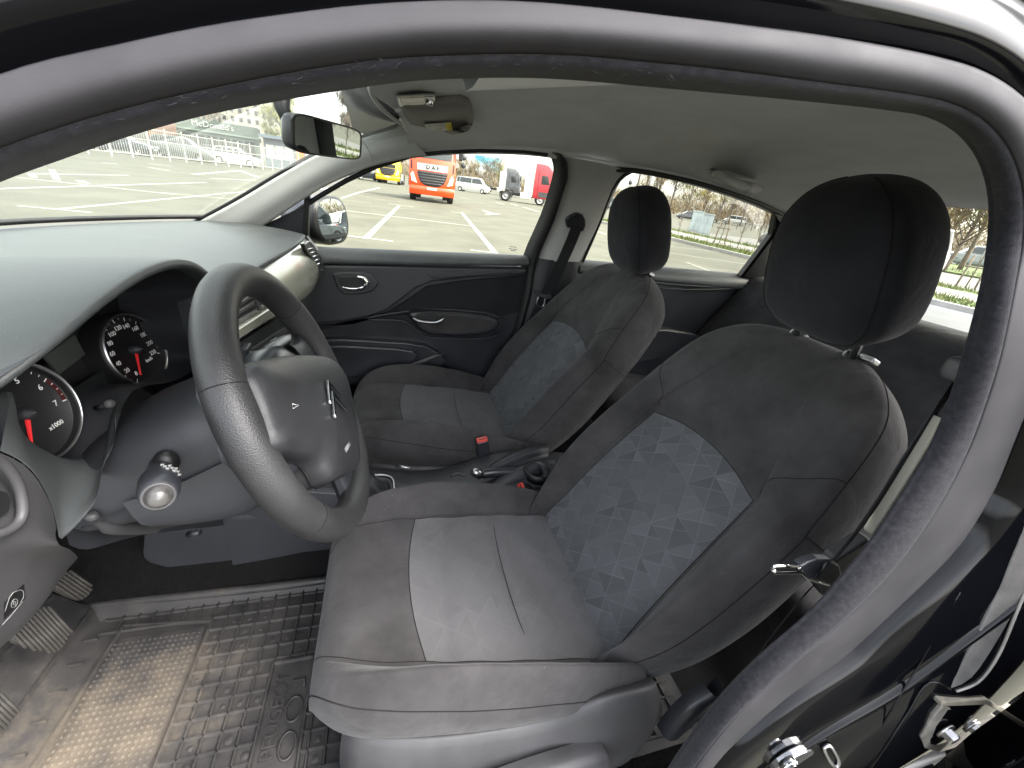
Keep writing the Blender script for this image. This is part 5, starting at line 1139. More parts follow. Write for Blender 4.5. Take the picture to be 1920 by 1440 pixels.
pedal('pedal', 'large dusty oval ribbed pedal in the middle', [(20,1195),(45,1155),(75,1140),(105,1148),(126,1175),(130,1195),(118,1215),(100,1222),(60,1212)], 0, .62, 11, dr)
pedal('pedal', 'nearest ribbed pedal cut by the left picture edge', [(-50,1310),(-20,1295),(5,1300),(22,1315),(32,1335),(22,1352),(8,1368),(-40,1370)], 0, .50, 8, dr)

# ================================================================ floor mat
FZ = -.965
fm = thing('floor_mat', 'dusty black rubber floor mat with raised ribs in the driver footwell', 'floor mat', (-.4,.6,FZ))
def F(px, py, dz=0): return Z(px, py, FZ+dz)
def mat_rubber(name, base, dust, spot):
    # worn rubber; the dust is one continuous stain across all pieces of the mat, thickest under the heel
    m = mat(name, base, .5, spec=.4, bscale=300, bump=.35, bdist=.001); t = m.node_tree; b = t.nodes['Principled BSDF']; N = t.nodes.new; L = t.links.new
    g = N('ShaderNodeNewGeometry'); n1 = N('ShaderNodeTexNoise'); n1.inputs['Scale'].default_value = 9; n1.inputs['Detail'].default_value = 12; n1.inputs['Roughness'].default_value = .68; L(g.outputs['Position'], n1.inputs['Vector'])
    ds = N('ShaderNodeVectorMath'); ds.operation = 'DISTANCE'; ds.inputs[1].default_value = (-.475,.545,FZ); mp = N('ShaderNodeMapping'); L(g.outputs['Position'], ds.inputs[0])
    mr = N('ShaderNodeMapRange'); mr.inputs[1].default_value = .30; mr.inputs[2].default_value = .03; mr.inputs[3].default_value = 0; mr.inputs[4].default_value = .34; L(ds.outputs['Value'], mr.inputs[0])
    ad = N('ShaderNodeMath'); ad.operation = 'ADD'; L(n1.outputs[0], ad.inputs[0]); L(mr.outputs[0], ad.inputs[1])
    rp = N('ShaderNodeValToRGB'); e = rp.color_ramp.elements; e[0].position = .44; e[0].color = (*base,1); e[1].position = 1.0; e[1].color = (*spot,1); q = rp.color_ramp.elements.new(.66); q.color = (*dust,1)
    L(ad.outputs[0], rp.inputs[0]); L(rp.outputs[0], b.inputs['Base Color'])
    rr = N('ShaderNodeMapRange'); rr.inputs[1].default_value = .4; rr.inputs[2].default_value = .8; rr.inputs[3].default_value = .38; rr.inputs[4].default_value = .85; L(ad.outputs[0], rr.inputs[0]); L(rr.outputs[0], b.inputs['Roughness'])
    return m
mrub = mat_rubber('mat_rubber', (.016,.0158,.0165), (.040,.037,.035), (.16,.13,.095))
mdirt = mrub
x0,x1,y0,y1 = -.70,.62,.30,.80
rows = []
for x in np.linspace(x0,x1,30):
    rows.append([Vector((x,y,FZ+max(0,(-.62-x))*1.2+.002*math.sin(9*x+4*y))) for y in np.linspace(y0,y1,16)])
MB().grid(rows).build('mat_base', mrub, fm)
# raised border along the far side
MB().tube(cr([Vector((x,.802+.006*math.sin(7*x),FZ+.014)) for x in np.linspace(-.66,.6,14)],60), .011, 8).build('mat_border', mrub, fm)
bw_ = MB(); bw_.grid([[Vector((x,y,z)) for x in np.linspace(-.64,.6,12)] for y,z in ((.775,FZ+.001),(.79,FZ+.012),(.80,FZ+.02))]); bw_.build('mat_wall', mrub, fm)
def ribbar(a, b, w_=.0032, h=.005):
    a, b = Vector(a), Vector(b); d = (b-a).normalized(); t = Vector((-d.y,d.x,0))
    mb = MB(); mb.add([a-t*w_,a+t*w_,b+t*w_,b-t*w_,a-t*w_*.4+Vector((0,0,h)),a+t*w_*.4+Vector((0,0,h)),b+t*w_*.4+Vector((0,0,h)),b-t*w_*.4+Vector((0,0,h))],[(0,1,5,4),(1,2,6,5),(2,3,7,6),(3,0,4,7),(4,5,6,7)])
    return mb
# grid ribs (each a part), studs of the heel pad
PX0, PX1, PY1 = -.56, -.388, .735       # heel pad
TX0, TX1, TY1 = -.238, -.160, .612      # smooth field with the lettering
gx = [PX1+.0302*k for k in range(33)]; gy = [.32+.0302*k for k in range(16)]
for x in gx:
    seg = [(TY1,.785)] if TX0 < x < TX1 else [(.32,.785)]
    for a,b in seg: ribbar((x,a,FZ+.001),(x,b,FZ+.001)).build('mat_rib', mrub, fm, smooth=False)
for k in range(6):
    x = PX1-.0302*(k+1); ribbar((x,PY1+.012,FZ+.001),(x,.785,FZ+.001)).build('mat_rib', mrub, fm, smooth=False)
for y in gy:
    seg = [(PX1,.60)] if y < PY1 else [(-.60,.60)]
    if y < TY1: seg = [(PX1,TX0),(TX1,.60)]
    for a,b in seg: ribbar((a,y,FZ+.001),(b,y,FZ+.001)).build('mat_rib', mrub, fm, smooth=False)
for a,b in (((PX1,.33),(PX1,PY1)),((PX1,PY1),(PX0,PY1+.02)),((PX0,PY1+.02),(PX0-.02,.33)),((TX0,.33),(TX0,TY1)),((TX0,TY1),(TX1,TY1)),((TX1,TY1),(TX1,.33))):
    ribbar((*a,FZ+.001),(*b,FZ+.001),.004,.006).build('mat_rib', mrub, fm, smooth=False)
for k in range(8):
    ribbar((-.625,.38+.05*k,FZ+.003),(-.592,.38+.05*k,FZ+.003),.003,.005).build('mat_rib', mrub, fm, smooth=False)
    ribbar((-.70+.012*(k%2),.40+.05*k,FZ+.08),(-.69+.012*(k%2),.44+.05*k,FZ+.075),.003,.006).build('mat_rib', mrub, fm, smooth=False)
ribbar((-.645,.33,FZ+.03),(-.63,.79,FZ+.02),.004,.006).build('mat_rib', mrub, fm, smooth=False)
hp = MB(); hp.grid([[Vector((x,y,FZ+.0035+.0015*math.sin(17*x)*math.sin(13*y))) for y in np.linspace(.335,PY1-.012,20)] for x in np.linspace(PX0+.008,PX1-.01,16)]); hp.build('heel_pad', mdirt, fm)
sdm = MB()
for i in range(16):
    for j in range(37):
        x, y = PX1-.018-.0100*i, .342+.0103*j
        s_ = .0030
        z0 = FZ+.003
        sdm.add([(x-s_,y-s_,z0),(x+s_,y-s_,z0),(x+s_,y+s_,z0),(x-s_,y+s_,z0),(x,y,z0+.0042)],[(0,1,4),(1,2,4),(2,3,4),(3,0,4)])
sdm.build('mat_stud', mdirt, fm, kind='stuff')
rp = MB(); rnd = random.Random(5)
# scuffed rubber dimples inside the cells
for i in range(30):
    for j in range(15):
        x, y = gx[i]+.0151, gy[j]+.0151
        if (TX0 < x < TX1 and y < TY1) or rnd.random() < .55: continue
        k_ = rnd.uniform(.55,1.05); rp.lathe([(.0,.0014),(.004*k_,.0011),(.0075*k_,.0)], (x+rnd.uniform(-.002,.002),y,FZ+.001), (0,0,1), 8)
rp.build('mat_dimple', mrub, fm, kind='stuff')
text('mat_lettering', 'PEUGEOT', .034, (-.212,.512,FZ+.002), (0,1,0), (-1,0,0), mrub, fm, .003)
cir = MB()
for yy in (.455,.515):
    cir.tube([Vector((-.182+.014*math.cos(q),yy+.022*math.sin(q),FZ+.003)) for q in [2*pi*k/28 for k in range(28)]], .0025, 6, closed=True)
cir.tube([Vector((-.195,.568,FZ+.003)),Vector((-.17,.568,FZ+.003)),Vector((-.17,.553,FZ+.003))], .0025, 6)
cir.build('mat_emblem', mrub, fm)
# ================================================================ centre console
co = thing('centre_console', 'dark console between the front seats with gear gaiter and handbrake', 'centre console', (.1,.92,-.9))
cb_ = []
for x,w_,zt in ((-.36,.10,-.73),(-.2,.095,-.755),(-.05,.085,-.765),(.1,.075,-.775),(.2,.078,-.76),(.30,.085,-.735),(.42,.09,-.735),(.6,.09,-.76)):
    cb_.append([Vector((x,.92-w_,-.9)),Vector((x,.92-w_*.97,zt-.02)),Vector((x,.92-w_*.85,zt)),Vector((x,.92,zt+.004)),Vector((x,.92+w_*.85,zt)),Vector((x,.92+w_*.97,zt-.02)),Vector((x,.92+w_,-.9))])
MB().grid(dense(cb_,4,3)).build('console_body', M['plas'], co)
cs_ = MB(); cs_.prism(cr([Y(*p,.825) for p in [(272,985),(268,1020),(273,1052),(330,1068),(400,1076),(480,1080),(545,1073),(620,1058),(720,1030)]],40)+[Y(690,930,.825),Y(300,900,.825)],(0,.02,0)); cs_.build('console_side', M['plas'], co, bevel=.004, smooth=False)
gc_ = Vector((-.055,.885,-.755))
def sq(c, rx, ry, z, n=32, e=.55): return [c+Vector((rx*math.copysign(abs(math.cos(a))**e,math.cos(a)),ry*math.copysign(abs(math.sin(a))**e,math.sin(a)),z)) for a in [2*pi*k/n for k in range(n)]]
gs = MB(); gs.tube(sq(gc_,.066,.062,.006), .0045, 8, closed=True); gs.build('gaiter_frame', M['satin'], co)
gs = MB(); gs.grid([sq(gc_,.072,.068,-.01),sq(gc_,.07,.066,.004),sq(gc_,.056,.052,.004),sq(gc_,.052,.048,-.004)],True); gs.build('gaiter_surround', M['plas_g'], co)
gs = MB(); gs.grid(dense([sq(gc_,.052,.048,-.004)+[sq(gc_,.052,.048,-.004)[0]]]+[[gc_+Vector((.052*k*(1+.08*math.sin(7*a+i))*math.cos(a)-.02*i/5,.048*k*(1+.08*math.sin(7*a+i))*math.sin(a),h)) for a in [2*pi*q/32 for q in range(33)]] for i,(k,h) in enumerate(((.9,.012),(.7,.03),(.62,.042),(.42,.06),(.3,.08)))],2,1)); gs.build('gear_gaiter', M['plas_s'], co)
MB().tube([gc_+Vector((-.02,0,.07)),gc_+Vector((-.05,0,.16))],.008,10).build('gear_lever', M['satin'], co)
MB().ell(gc_+Vector((-.055,0,.185)),(.026,.024,.034)).build('gear_knob', M['plas_s'], co)
# handbrake: well, lever, grip with push button
hbk = MB(); P0 = Z(893,888,-.715); P1 = P0+Vector((.19,.005,-.015))
hbk.tube(cr([P0+Vector((.012,0,-.003)),P0.lerp(P1,.3)+Vector((0,0,.004)),P0.lerp(P1,.7)+Vector((0,0,.002)),P1],20),[.011]+[.0145]*10+[.013]*9,14)
hb_o = hbk.build('handbrake_lever', M['plas_s'], co)
MB().lathe([(.013,-.004),(.0135,.006),(.012,.014),(.007,.019),(0,.02)], P0+Vector((.004,0,0)), (-.75,-.1,.5), 20).build('handbrake_button', M['satin'], hb_o)
MB().lathe([(.0145,-.006),(.0148,.0)], P0+Vector((.006,0,-.001)), (-.75,-.1,.5), 20).build('handbrake_collar', M['blackrub'], hb_o)
hw = []
for t,h in ((0,-.01),(.15,.008),(.4,.022),(.7,.028),(1,.025)):
    c0 = Z(lerp(915,1030,t), lerp(897,862,t), -.735)
    hw.append([c0+Vector((0,-.06,-.035)),c0+Vector((0,-.045,h-.006)),c0+Vector((0,-.02,h+.004)),c0+Vector((0,-.012,h-.018)),c0+Vector((0,.012,h-.018)),c0+Vector((0,.022,h+.005)),c0+Vector((0,.05,h)),c0+Vector((0,.07,-.04))])
MB().grid(dense(hw,4,3)).build('handbrake_cover', M['plas'], co)
cw_ = MB(); cw_.lathe([(.001,-.03),(.032,-.03),(.034,.0),(.038,.003),(.041,0),(.041,-.01)], Z(1010,880,-.70)+Vector((0,.0,.0)), (0,0,1), 28); cw_.build('cup_holder', M['blackrub'], co)
MB().tube([Z(742,873,-.74),Z(768,878,-.74)], .004, 8).build('seat_rail_tip', M['satin'], co)
MB().tube(cr([Z(846,893,-.73),Z(858,888,-.73),Z(872,893,-.73)],8), .004, 8).build('console_clip', M['plas_g'], co)

# ================================================================ front seats (driver's built, passenger's copied 0.7 m across)
SY = .57
seat = thing('driver_seat', 'driver seat nearest the camera with dark fabric and grey triangle pattern panels', 'car seat', (.2,SY,-.9), 'front seats')
# cushion control net: rail (x,z) from the rear over the top and down the front
rail = [(.44,-.785,.245,.028,.188),(.38,-.772,.248,.036,.186),(.28,-.752,.25,.044,.180),(.17,-.735,.243,.050,.172),(.10,-.724,.237,.050,.166),(.055,-.717,.232,.046,.160),(.0,-.709,.223,.038,.155),(-.045,-.704,.213,.028,.148),(-.08,-.706,.197,.016,.135),(-.106,-.720,.175,.006,.12),(-.120,-.742,.158,0,.11),(-.124,-.766,.152,0,.105),(-.110,-.790,.152,0,.105),(-.085,-.80,.152,0,.105)]
HEM = -.800
rows = []; uvr = []
def cush_row(x, z, wd, hb, wi):
    zb = min(HEM, z-.004); zp = min(z+hb*.45-.010, z-.002)
    half = [(0,z),(wi*.5,z),(wi,z+.001),(wi+.012,z+.010*min(1,hb/.03)),(lerp(wi,wd,.55),z+hb*.93),(wd-.018,z+hb*.86),(wd,zp),(wd+.006,lerp(zp,zb,.35)),(wd+.002,lerp(zp,zb,.75)),(wd-.012,zb)]
    return [Vector((x,SY-d,zz)) for d,zz in reversed(half)]+[Vector((x,SY+d,zz)) for d,zz in half[1:]]
for r in rail:
    r = (r[0], r[1]+.006, r[2], r[3]*1.35, r[4])
    row = cush_row(*r)
    bow = .022 if abs(r[0]-.055) < .06 else 0
    if bow:
        for p in row:
            d = abs(p.y-SY)/max(r[4],.01)
            if d < 1: p.x -= bow*(1-d*d)*.9
    rows.append(row)
NU, NV = 6, 5
gd = dense(rows, 12, NV); NU = 12
nC = len(gd[0])
jl, jr = 7*NV, 11*NV            # columns of the seams either side of the insert
iF = 5*NU                       # row of its front seam
# soft wrinkles
rnd = np.random.RandomState(2)
for i,r in enumerate(gd):
    for j,p in enumerate(r):
        p.z += .0016*math.sin(31*p.x+9*p.y)*math.sin(23*p.y+4)+.0012*math.sin(70*p.x+25*p.y+1)*(1 if jl<=j<=jr else .4)
        if jl < j < jr and i < iF:  # shallow cross creases of a worn insert
            p.z -= .004*math.exp(-((p.x-.10-.04*(p.y-SY))/.013)**2)+.010*math.exp(-((p.x-.235-.25*(p.y-SY)**2)/.0065)**2)*min(1,max(0,(.13-abs(p.y-SY))/.03))+.003*math.exp(-((p.x-.14+.5*(p.y-SY))/.02)**2)*max(0,p.y-SY)*8
mb = MB(); fm_ = []
def split_grid(gd, isin):
    a, b = MB(), MB(); ia, ib = {}, {}; ua, ub_ = [], []
    m, n = len(gd), len(gd[0]); arc = [0]
    c = n//2
    for i in range(1,m): arc.append(arc[-1]+(gd[i][c]-gd[i-1][c]).length)
    def vid(mbx, d, i, j, uvl):
        if (i,j) not in d: d[(i,j)] = len(mbx.v); mbx.v.append(gd[i][j]); uvl.append((gd[i][j].y, arc[i]))
        return d[(i,j)]
    for i in range(m-1):
        for j in range(n-1):
            q = ((i,j),(i,j+1),(i+1,j+1),(i+1,j))
            if isin(i,j): a.f.append(tuple(vid(a,ia,*e,ua) for e in q)); a.m.append(0)
            else: b.f.append(tuple(vid(b,ib,*e,ub_) for e in q)); b.m.append(0)
    a.uv = ua; b.uv = ub_
    return a, b
a, b = split_grid(gd, lambda i,j: i < iF and jl <= j < jr)
b.f.append(tuple(range(0))) if False else None
cush = b.build('seat_cushion', M['fabric'], seat)
a.build('cushion_insert', M['insert_c'], cush, label='pale grey middle panel of the cushion')
def seam(path, r=.0013, lift=.0002): return MB().tube(path, r, 5)
s_ = MB()
def lifted(i, j):
    i0 = int(i); q = gd[i0][j] if i0 == i else gd[i0][j].lerp(gd[i0+1][j], i-i0)
    return q+(-q).normalized()*.0002
s_.tube([lifted(i,jl) for i in range(0,len(gd)-3*NU)], .0008, 5); s_.tube([lifted(i,jr) for i in range(0,len(gd)-3*NU)], .0008, 5)
s_.tube([lifted(iF,j) for j in range(jl,jr+1)], .0009, 5)
jp, jq = 3*NV, 15*NV
s_.tube([lifted(i,jp) for i in range(12,len(gd)-32)]+[lifted(len(gd)-33,j) for j in range(jp,jq)]+[lifted(i,jq) for i in range(len(gd)-33,12,-1)], .0010, 6)
s_.build('cushion_seam', M['stitch'], cush)
def xrow(j, x):                 # fractional row where column j passes x
    for i in range(len(gd)-1):
        if gd[i][j].x >= x > gd[i+1][j].x: return i+(gd[i][j].x-x)/(gd[i][j].x-gd[i+1][j].x)
    return 0
fo = MB(); fo.tube([lifted(xrow(j,.235+.25*(gd[0][j].y-SY)**2), j) for j in range(jl+3,jr-1)], [.0003]+[.0009]*(jr-jl-6)+[.0003], 5); fo.build('crease_shade_line', M['stitch'], cush)  # thin dark tube imitating the line of shade in the cloth fold
uc = MB(); uc.grid([[Vector((x,SY+y,-.799)) for y in (-.9*k_,0,.9*k_)] for x,k_ in ((-.08,.14),(-.03,.19),(.1,.21),(.45,.24))]); uc.build('cushion_underside', M['dark'], cush)
# side valance with recliner lever and height lever
for sgn in (-1,1):
    def V_(x, z, d): return Vector((x,SY+sgn*d,z))
    vt_ = [[V_(-.072,-.800,.175),V_(-.08,-.85,.190),V_(-.085,-.955,.195)],[V_(-.045,-.797,.205),V_(-.05,-.85,.225),V_(-.05,-.955,.232)],[V_(.05,-.797,.232),V_(.05,-.855,.256),V_(.05,-.955,.264)],[V_(.17,-.797,.246),V_(.17,-.86,.274),V_(.17,-.955,.278)],[V_(.255,-.79,.252),V_(.26,-.86,.282),V_(.26,-.955,.284)],[V_(.30,-.765,.258),V_(.31,-.845,.286),V_(.31,-.955,.284)],[V_(.34,-.748,.262),V_(.37,-.835,.288),V_(.37,-.95,.284)],[V_(.41,-.748,.262),V_(.44,-.83,.284),V_(.43,-.94,.28)],[V_(.455,-.765,.25),V_(.475,-.83,.265),V_(.46,-.92,.265)]]
    rows_ = [[r[0]+Vector((0,-sgn*.02,-.004))]+[r[0]]+r[1:]  for r in vt_]
    va = MB().grid(dense(rows_,4,4)).build('side_valance', M['plas_g'], seat)
    if sgn < 0:
        lv_ = []
        for x,zc,hh in ((.075,-.868,.006),(.115,-.862,.018),(.18,-.854,.027),(.27,-.848,.029),(.33,-.846,.028),(.345,-.846,.02)):
            lv_.append([Vector((x,SY-.285,zc-hh)),Vector((x,SY-.306,zc-hh*.5)),Vector((x,SY-.312,zc+hh*.2)),Vector((x,SY-.304,zc+hh)),Vector((x,SY-.276,zc+hh*1.02))])
        MB().grid(dense(lv_,4,3)).build('height_lever', M['plas_g'], va)
        rl_ = []
        for t,(x,z) in enumerate(((.50,-.875),(.515,-.835),(.535,-.785),(.555,-.755))):
            w2 = (.018,.028,.028,.014)[t]
            rl_.append([Vector((x-w2,SY-.262,z-.004)),Vector((x-w2*.8,SY-.288,z)),Vector((x+w2*.4,SY-.292,z+.002)),Vector((x+w2,SY-.282,z+.002)),Vector((x+w2,SY-.26,z))])
        MB().grid(dense(rl_,3,3)).build('recline_lever', M['plas_s'], va)
# back rest
BO = Vector((.395,0,-.77)); BD = Vector((.405,0,.61)).normalized(); BN = Vector((-BD.z,0,BD.x))
def B(s, h, y): return BO+BD*s+BN*h+Vector((0,y,0))
NU = 6
brow = [(-.07,.19,.0,.03,.15),(0,.205,.004,.050,.182),(.10,.236,.008,.056,.176),(.20,.250,.012,.056,.170),(.30,.252,.010,.052,.163),(.395,.246,.004,.044,.155),(.425,.243,.010,.034,.15),(.48,.238,.016,.020,.13),(.56,.224,.016,.010,.10),(.62,.203,.010,.005,.08),(.665,.165,.002,.002,.06),(.692,.122,-.010,0,.05),(.707,.075,-.026,0,.03),(.711,.03,-.045,0,.02)]
def back_row(s, wd, h0, hb, wi):
    top = max(0,(s-.6)/.111); bk = lerp(-.115,-.055,top**2.0) if top > 0 else -.115
    half = [(0,h0),(wi*.5,h0),(wi,h0+.001),(wi+.012,h0+.012*min(1,hb/.03)),(lerp(wi,wd,.6),h0+hb*.9),(wd-.014,h0+hb*.72),(wd,min(h0+hb*.25,h0)-.008),(wd+.012*(1-top),lerp(h0,bk,.45)),(wd+.004,lerp(h0,bk,.85)),(wd-.03*(1-top*.6),bk),(0,bk-.006)]
    return [B(s,hh,SY-d) for d,hh in reversed(half)]+[B(s,hh,SY+d) for d,hh in half[1:]]
rows = []
for r in brow:
    row = back_row(*r)
    if abs(r[0]-.395) < .04:
        for k,p in enumerate(row):
            d = abs(p.y-SY)/r[4]
            if d < 1.01 and 6 <= k <= len(row)-7: 
                sh_ = BD*(.028*(1-d*d)); p += sh_
    rows.append(row)
gd = dense(rows, NU, NV)
for r in gd:
    for p in r: p += BN*(.0014*math.sin(27*p.z+11*p.y)*math.sin(19*p.y+2))
kl, kr = 8*NV, 12*NV; iT = 5*NU
a, b = split_grid(gd, lambda i,j: i < iT and kl <= j < kr)
b.f.append(tuple([b.v.index(p) for p in []])) if False else None
back = b.build('backrest', M['fabric'], seat)
a.build('backrest_insert', M['insert_b'], back, label='grey triangle patterned panel of the backrest')
s_ = MB()
s_.tube([lifted(i,kl) for i in range(2,iT+1)]+[lifted(iT,j) for j in range(kl+1,kr+1)]+[lifted(i,kr) for i in range(iT-1,2,-1)], .0009, 5)
kp, kq = 4*NV, 16*NV
s_.tube([lifted(i,kp) for i in range(5,11*NU)]+[lifted(11*NU,j) for j in range(kp,kp+1)], .0010, 6); s_.tube([lifted(i,kq) for i in range(5,11*NU)], .0010, 6)
# curved cross seam from the insert corner out to the side seam, and one down the side panel
for k0,k1,k2 in ((kl,kp,2*NV),(kr,kq,18*NV)):
    n_ = abs(k1-k0)
    s_.tube([lifted(iT+4+(6*NU-2)*0.30*math.sin(pi/2*q/n_), k0+(1 if k1>k0 else -1)*q) for q in range(n_+1)], .0008, 5)
    n_ = abs(k2-k1); s_.tube([lifted(iT+2, k1+(1 if k2>k1 else -1)*q) for q in range(n_+1)], .0008, 5)
s_.build('backrest_seam', M['stitch'], back)
# head restraint: lofted cushion, two posts with collars
hd = thing('x','x','x',(0,0,0)); bpy.data.objects.remove(hd)
HO = BO+BD*.0
HL = -.246; HD = Vector((math.sin(HL),0,math.cos(HL))); HN = Vector((-math.cos(HL),0,math.sin(HL))); HC = Vector((.725,SY-.042,-.041)); HH = .129
def HB(s, h, y): return HC+HD*s+HN*h+Vector((0,y,0))
hrow = []
for u in (-1,-.985,-.94,-.85,-.65,-.35,0,.3,.55,.75,.88,.955,.99,1):
    k = max(.001,1-abs(u)**(4.2 if u < 0 else 3.0))**(1/2.4); wy = .119*k*(1-.03*u-.10*max(0,u)**1.6); row = []
    hf, hb2 = .066*k**.75+.006*(1-u*u), -.066*k**.75
    for q in range(36):
        a_ = 2*pi*q/36; ca, sa = math.cos(a_), math.sin(a_)
        row.append(HB(HH*u, (hf+hb2)/2+(hf-hb2)/2*math.copysign(abs(sa)**.62,sa), wy*math.copysign(abs(ca)**.62,ca)))
    hrow.append(row+[row[0]])
gd = dense(hrow,3,1)
hm_ = MB(); hm_.grid(gd); hm_.f.append(tuple(range(36))[::-1]); hm_.m.append(0)
head = hm_.build('headrest', M['fabric_head'], seat)
for j in (4,14):
    MB().tube([gd[i][j]+(gd[i][j]-HC).normalized()*.0003 for i in range(2,len(gd)-3)], .0012, 5).build('headrest_seam', M['stitch'], head)
for y in (.058,-.058):
    p0_, p1_h = B(.69,-.03,SY-.015+y), HB(-.10,-.01,y)
    MB().tube([p0_, p0_.lerp(p1_h,.6), p1_h], .0062, 12).build('headrest_post', M['satin'], head)
    MB().lathe([(.007,.006),(.016,.006),(.019,.002),(.019,-.006),(.018,-.012)], B(.704,-.028,SY-.015+y), BD, 20).build('headrest_collar', M['plas_s'], back)
MB().box(B(.708,-.022,SY-.098),(.022,.026,.010),Matrix.Rotation(math.radians(20),3,'Y')).build('headrest_button', M['satin'], back, bevel=.003)
# brackets and rails
MB().box((.2,SY-.2,-.93),(.62,.035,.05)).box((.2,SY+.2,-.93),(.62,.035,.05)).build('seat_rail', M['blackrub'], seat, smooth=False)
pseat = copy_tree(seat, Vector((.2,SY+.70,-.9)), 'front passenger seat by the far door, dark with dull grey panels')
pseat.name = 'passenger_seat'
ph_ = [o for o in pseat.children if o.name.startswith('headrest')][0]   # pushed further down
ph_.location += Vector((.036,0,-.030))
# rear bench
rs = thing('rear_seat', 'dark rear bench behind the front seats', 'car seat', (1.5,.9,-.9))
bk_ = [[Vector((x,y,z)) for y in (.25,.32,.55,.92,1.28,1.48,1.56)] for x,z in ((1.36,-.62),(1.42,-.5),(1.52,-.36),(1.60,-.25),(1.66,-.225),(1.74,-.235),(1.80,-.3))]
MB().grid(dense(bk_,3,3)).build('rear_backrest', M['fabric_side'], rs)
cu_ = [[Vector((x,y,z)) for y in (.24,.3,.55,.92,1.3,1.5,1.57)] for x,z in ((.88,-.9),(.86,-.8),(.9,-.73),(1.05,-.72),(1.25,-.75),(1.42,-.77))]
MB().grid(dense(cu_,3,3)).build('rear_cushion', M['fabric_side'], rs)
for y in (.52,1.3):
    hh = MB(); hh.ell(Vector((1.70,y,-.20)),(.05,.14,.055),e=.7); hh.build('rear_headrest', M['fabric_side'], rs)

# ================================================================ belts and buckles
def strap(pts, w_, side, n=40, th=.0013):
    pts = cr(pts,n); rows = []
    for i,p in enumerate(pts):
        s = Vector(side[0]).lerp(Vector(side[1]), i/(n-1)); t = (pts[min(i+1,n-1)]-pts[max(i-1,0)]).normalized(); s = (s-t*s.dot(t)).normalized(); nn = t.cross(s)
        rows.append([p-s*w_/2-nn*th/2, p+s*w_/2-nn*th/2, p+s*w_/2+nn*th/2, p-s*w_/2+nn*th/2])
    mb = MB(); mb.grid(rows, True); return mb
db = thing('driver_seat_belt', 'driver seat belt hanging beside the doorway seal with its tongue pointing left', 'seat belt', tuple(Y(1530,1080,.235)), 'front seat belts')
yb = .255
strap([Y(1812,688,yb),Y(1765,755,yb),Y(1700,855,yb-.003),Y(1640,950,yb-.006),Y(1580,1030,yb-.01),Y(1532,1080,yb-.012)], .046, [ray(1780,740)+Vector((.55,0,.1)),ray(1540,1070)+Vector((.22,0,0))]).build('webbing', M['belt'], db, smooth=False)
strap([Y(1518,1105,yb-.005),Y(1480,1150,yb-.004),Y(1430,1215,yb-.002),Y(1380,1285,yb),Y(1340,1345,yb+.005)], .046, [ray(1518,1105)+Vector((.06,0,0)),ray(1340,1345)+Vector((.05,0,0))]).build('webbing', M['belt'], db, smooth=False)
tg = MB(); yt = yb-.018
tg.prism([Y(*p,yt) for p in [(1500,1064),(1515,1056),(1535,1049),(1560,1052),(1576,1062),(1580,1080),(1572,1098),(1552,1096),(1530,1090),(1512,1084)]],(0,.012,0)); tgo = tg.build('belt_tongue', M['plas_s'], db, bevel=.003, smooth=False)
tb = MB()
outl = [(1446,1067),(1450,1060),(1500,1060),(1508,1068),(1512,1076),(1504,1073),(1450,1074)]
tb.tube([Y(*p,yt+.003) for p in [(1448,1067),(1452,1061),(1498,1061)]], .0022, 8); tb.tube([Y(*p,yt+.003) for p in [(1448,1067),(1453,1073),(1500,1072),(1512,1082),(1530,1089),(1552,1096)]], .0026, 8); tb.tube([Y(*p,yt+.003) for p in [(1498,1061),(1503,1072)]], .0022, 8)
tb.build('tongue_blade', M['chrome'], tgo)
MB().tube([Y(1534,1082,yt-.002),Y(1548,1056,yt-.002)], .002, 6).build('tongue_slot', M['blackrub'], tgo)
pb_ = thing('passenger_seat_belt', 'passenger seat belt hanging from its black guide on the light pillar', 'seat belt', tuple(WL(1080,415,-.04)), 'front seat belts')
strap([WL(1082,424,-.05),WL(1070,455,-.05),WL(1050,500,-.05),WL(1030,545,-.048),WL(1000,605,-.05),WL(975,660,-.05)], .047, [(1,0,.25),(1,0,.3)]).build('webbing', M['belt'], pb_, smooth=False)
gdm = MB(); gdm.prism([WL(*p,-.045) for p in [(1063,411),(1070,405),(1084,398),(1094,402),(1099,412),(1099,424),(1094,436),(1086,428),(1066,428)]],(0,.028,0)); gdm.build('belt_guide', M['plas_s'], pb_, bevel=.006, smooth=True)
tn_ = MB(); tn_.prism([WL(*p,-.062) for p in [(1002,544),(1008,548),(1022,553),(1034,553),(1035,560),(1024,561),(1006,553)]],(0,.012,0)); tno = tn_.build('belt_tongue', M['plas_g'], pb_, bevel=.002, smooth=False)
tb = MB(); tb.tube(cr([WL(*p,-.06) for p in [(1010,556),(1006,568),(1012,575),(1019,573),(1022,560)]],20), .003, 8); tb.build('tongue_blade', M['satin'], tno)
def buckle(name, label, c, ax, tilt, g):
    c = Vector(c); t = thing(name, label, 'buckle', tuple(c), g); ax = Vector(ax).normalized()
    sx = Vector(tilt); sx = (sx-ax*sx.dot(ax)).normalized(); sy = ax.cross(sx); Mx = Matrix((sx,sy,ax)).transposed()
    MB().box(c-ax*.028,(.036,.020,.062),Mx).build('buckle_body', M['plas_s'], t, bevel=.004)
    MB().box(c+ax*.0045,(.033,.0165,.011),Mx).build('buckle_button', M['red'], t, bevel=.002)
    MB().box(c+ax*.0103-sy*.004,(.024,.003,.0012),Mx).build('buckle_slot', M['blackrub'], t, smooth=False)
    MB().box(c-ax*.085,(.014,.004,.065),Mx).build('buckle_stalk', M['blackrub'], t, smooth=False)
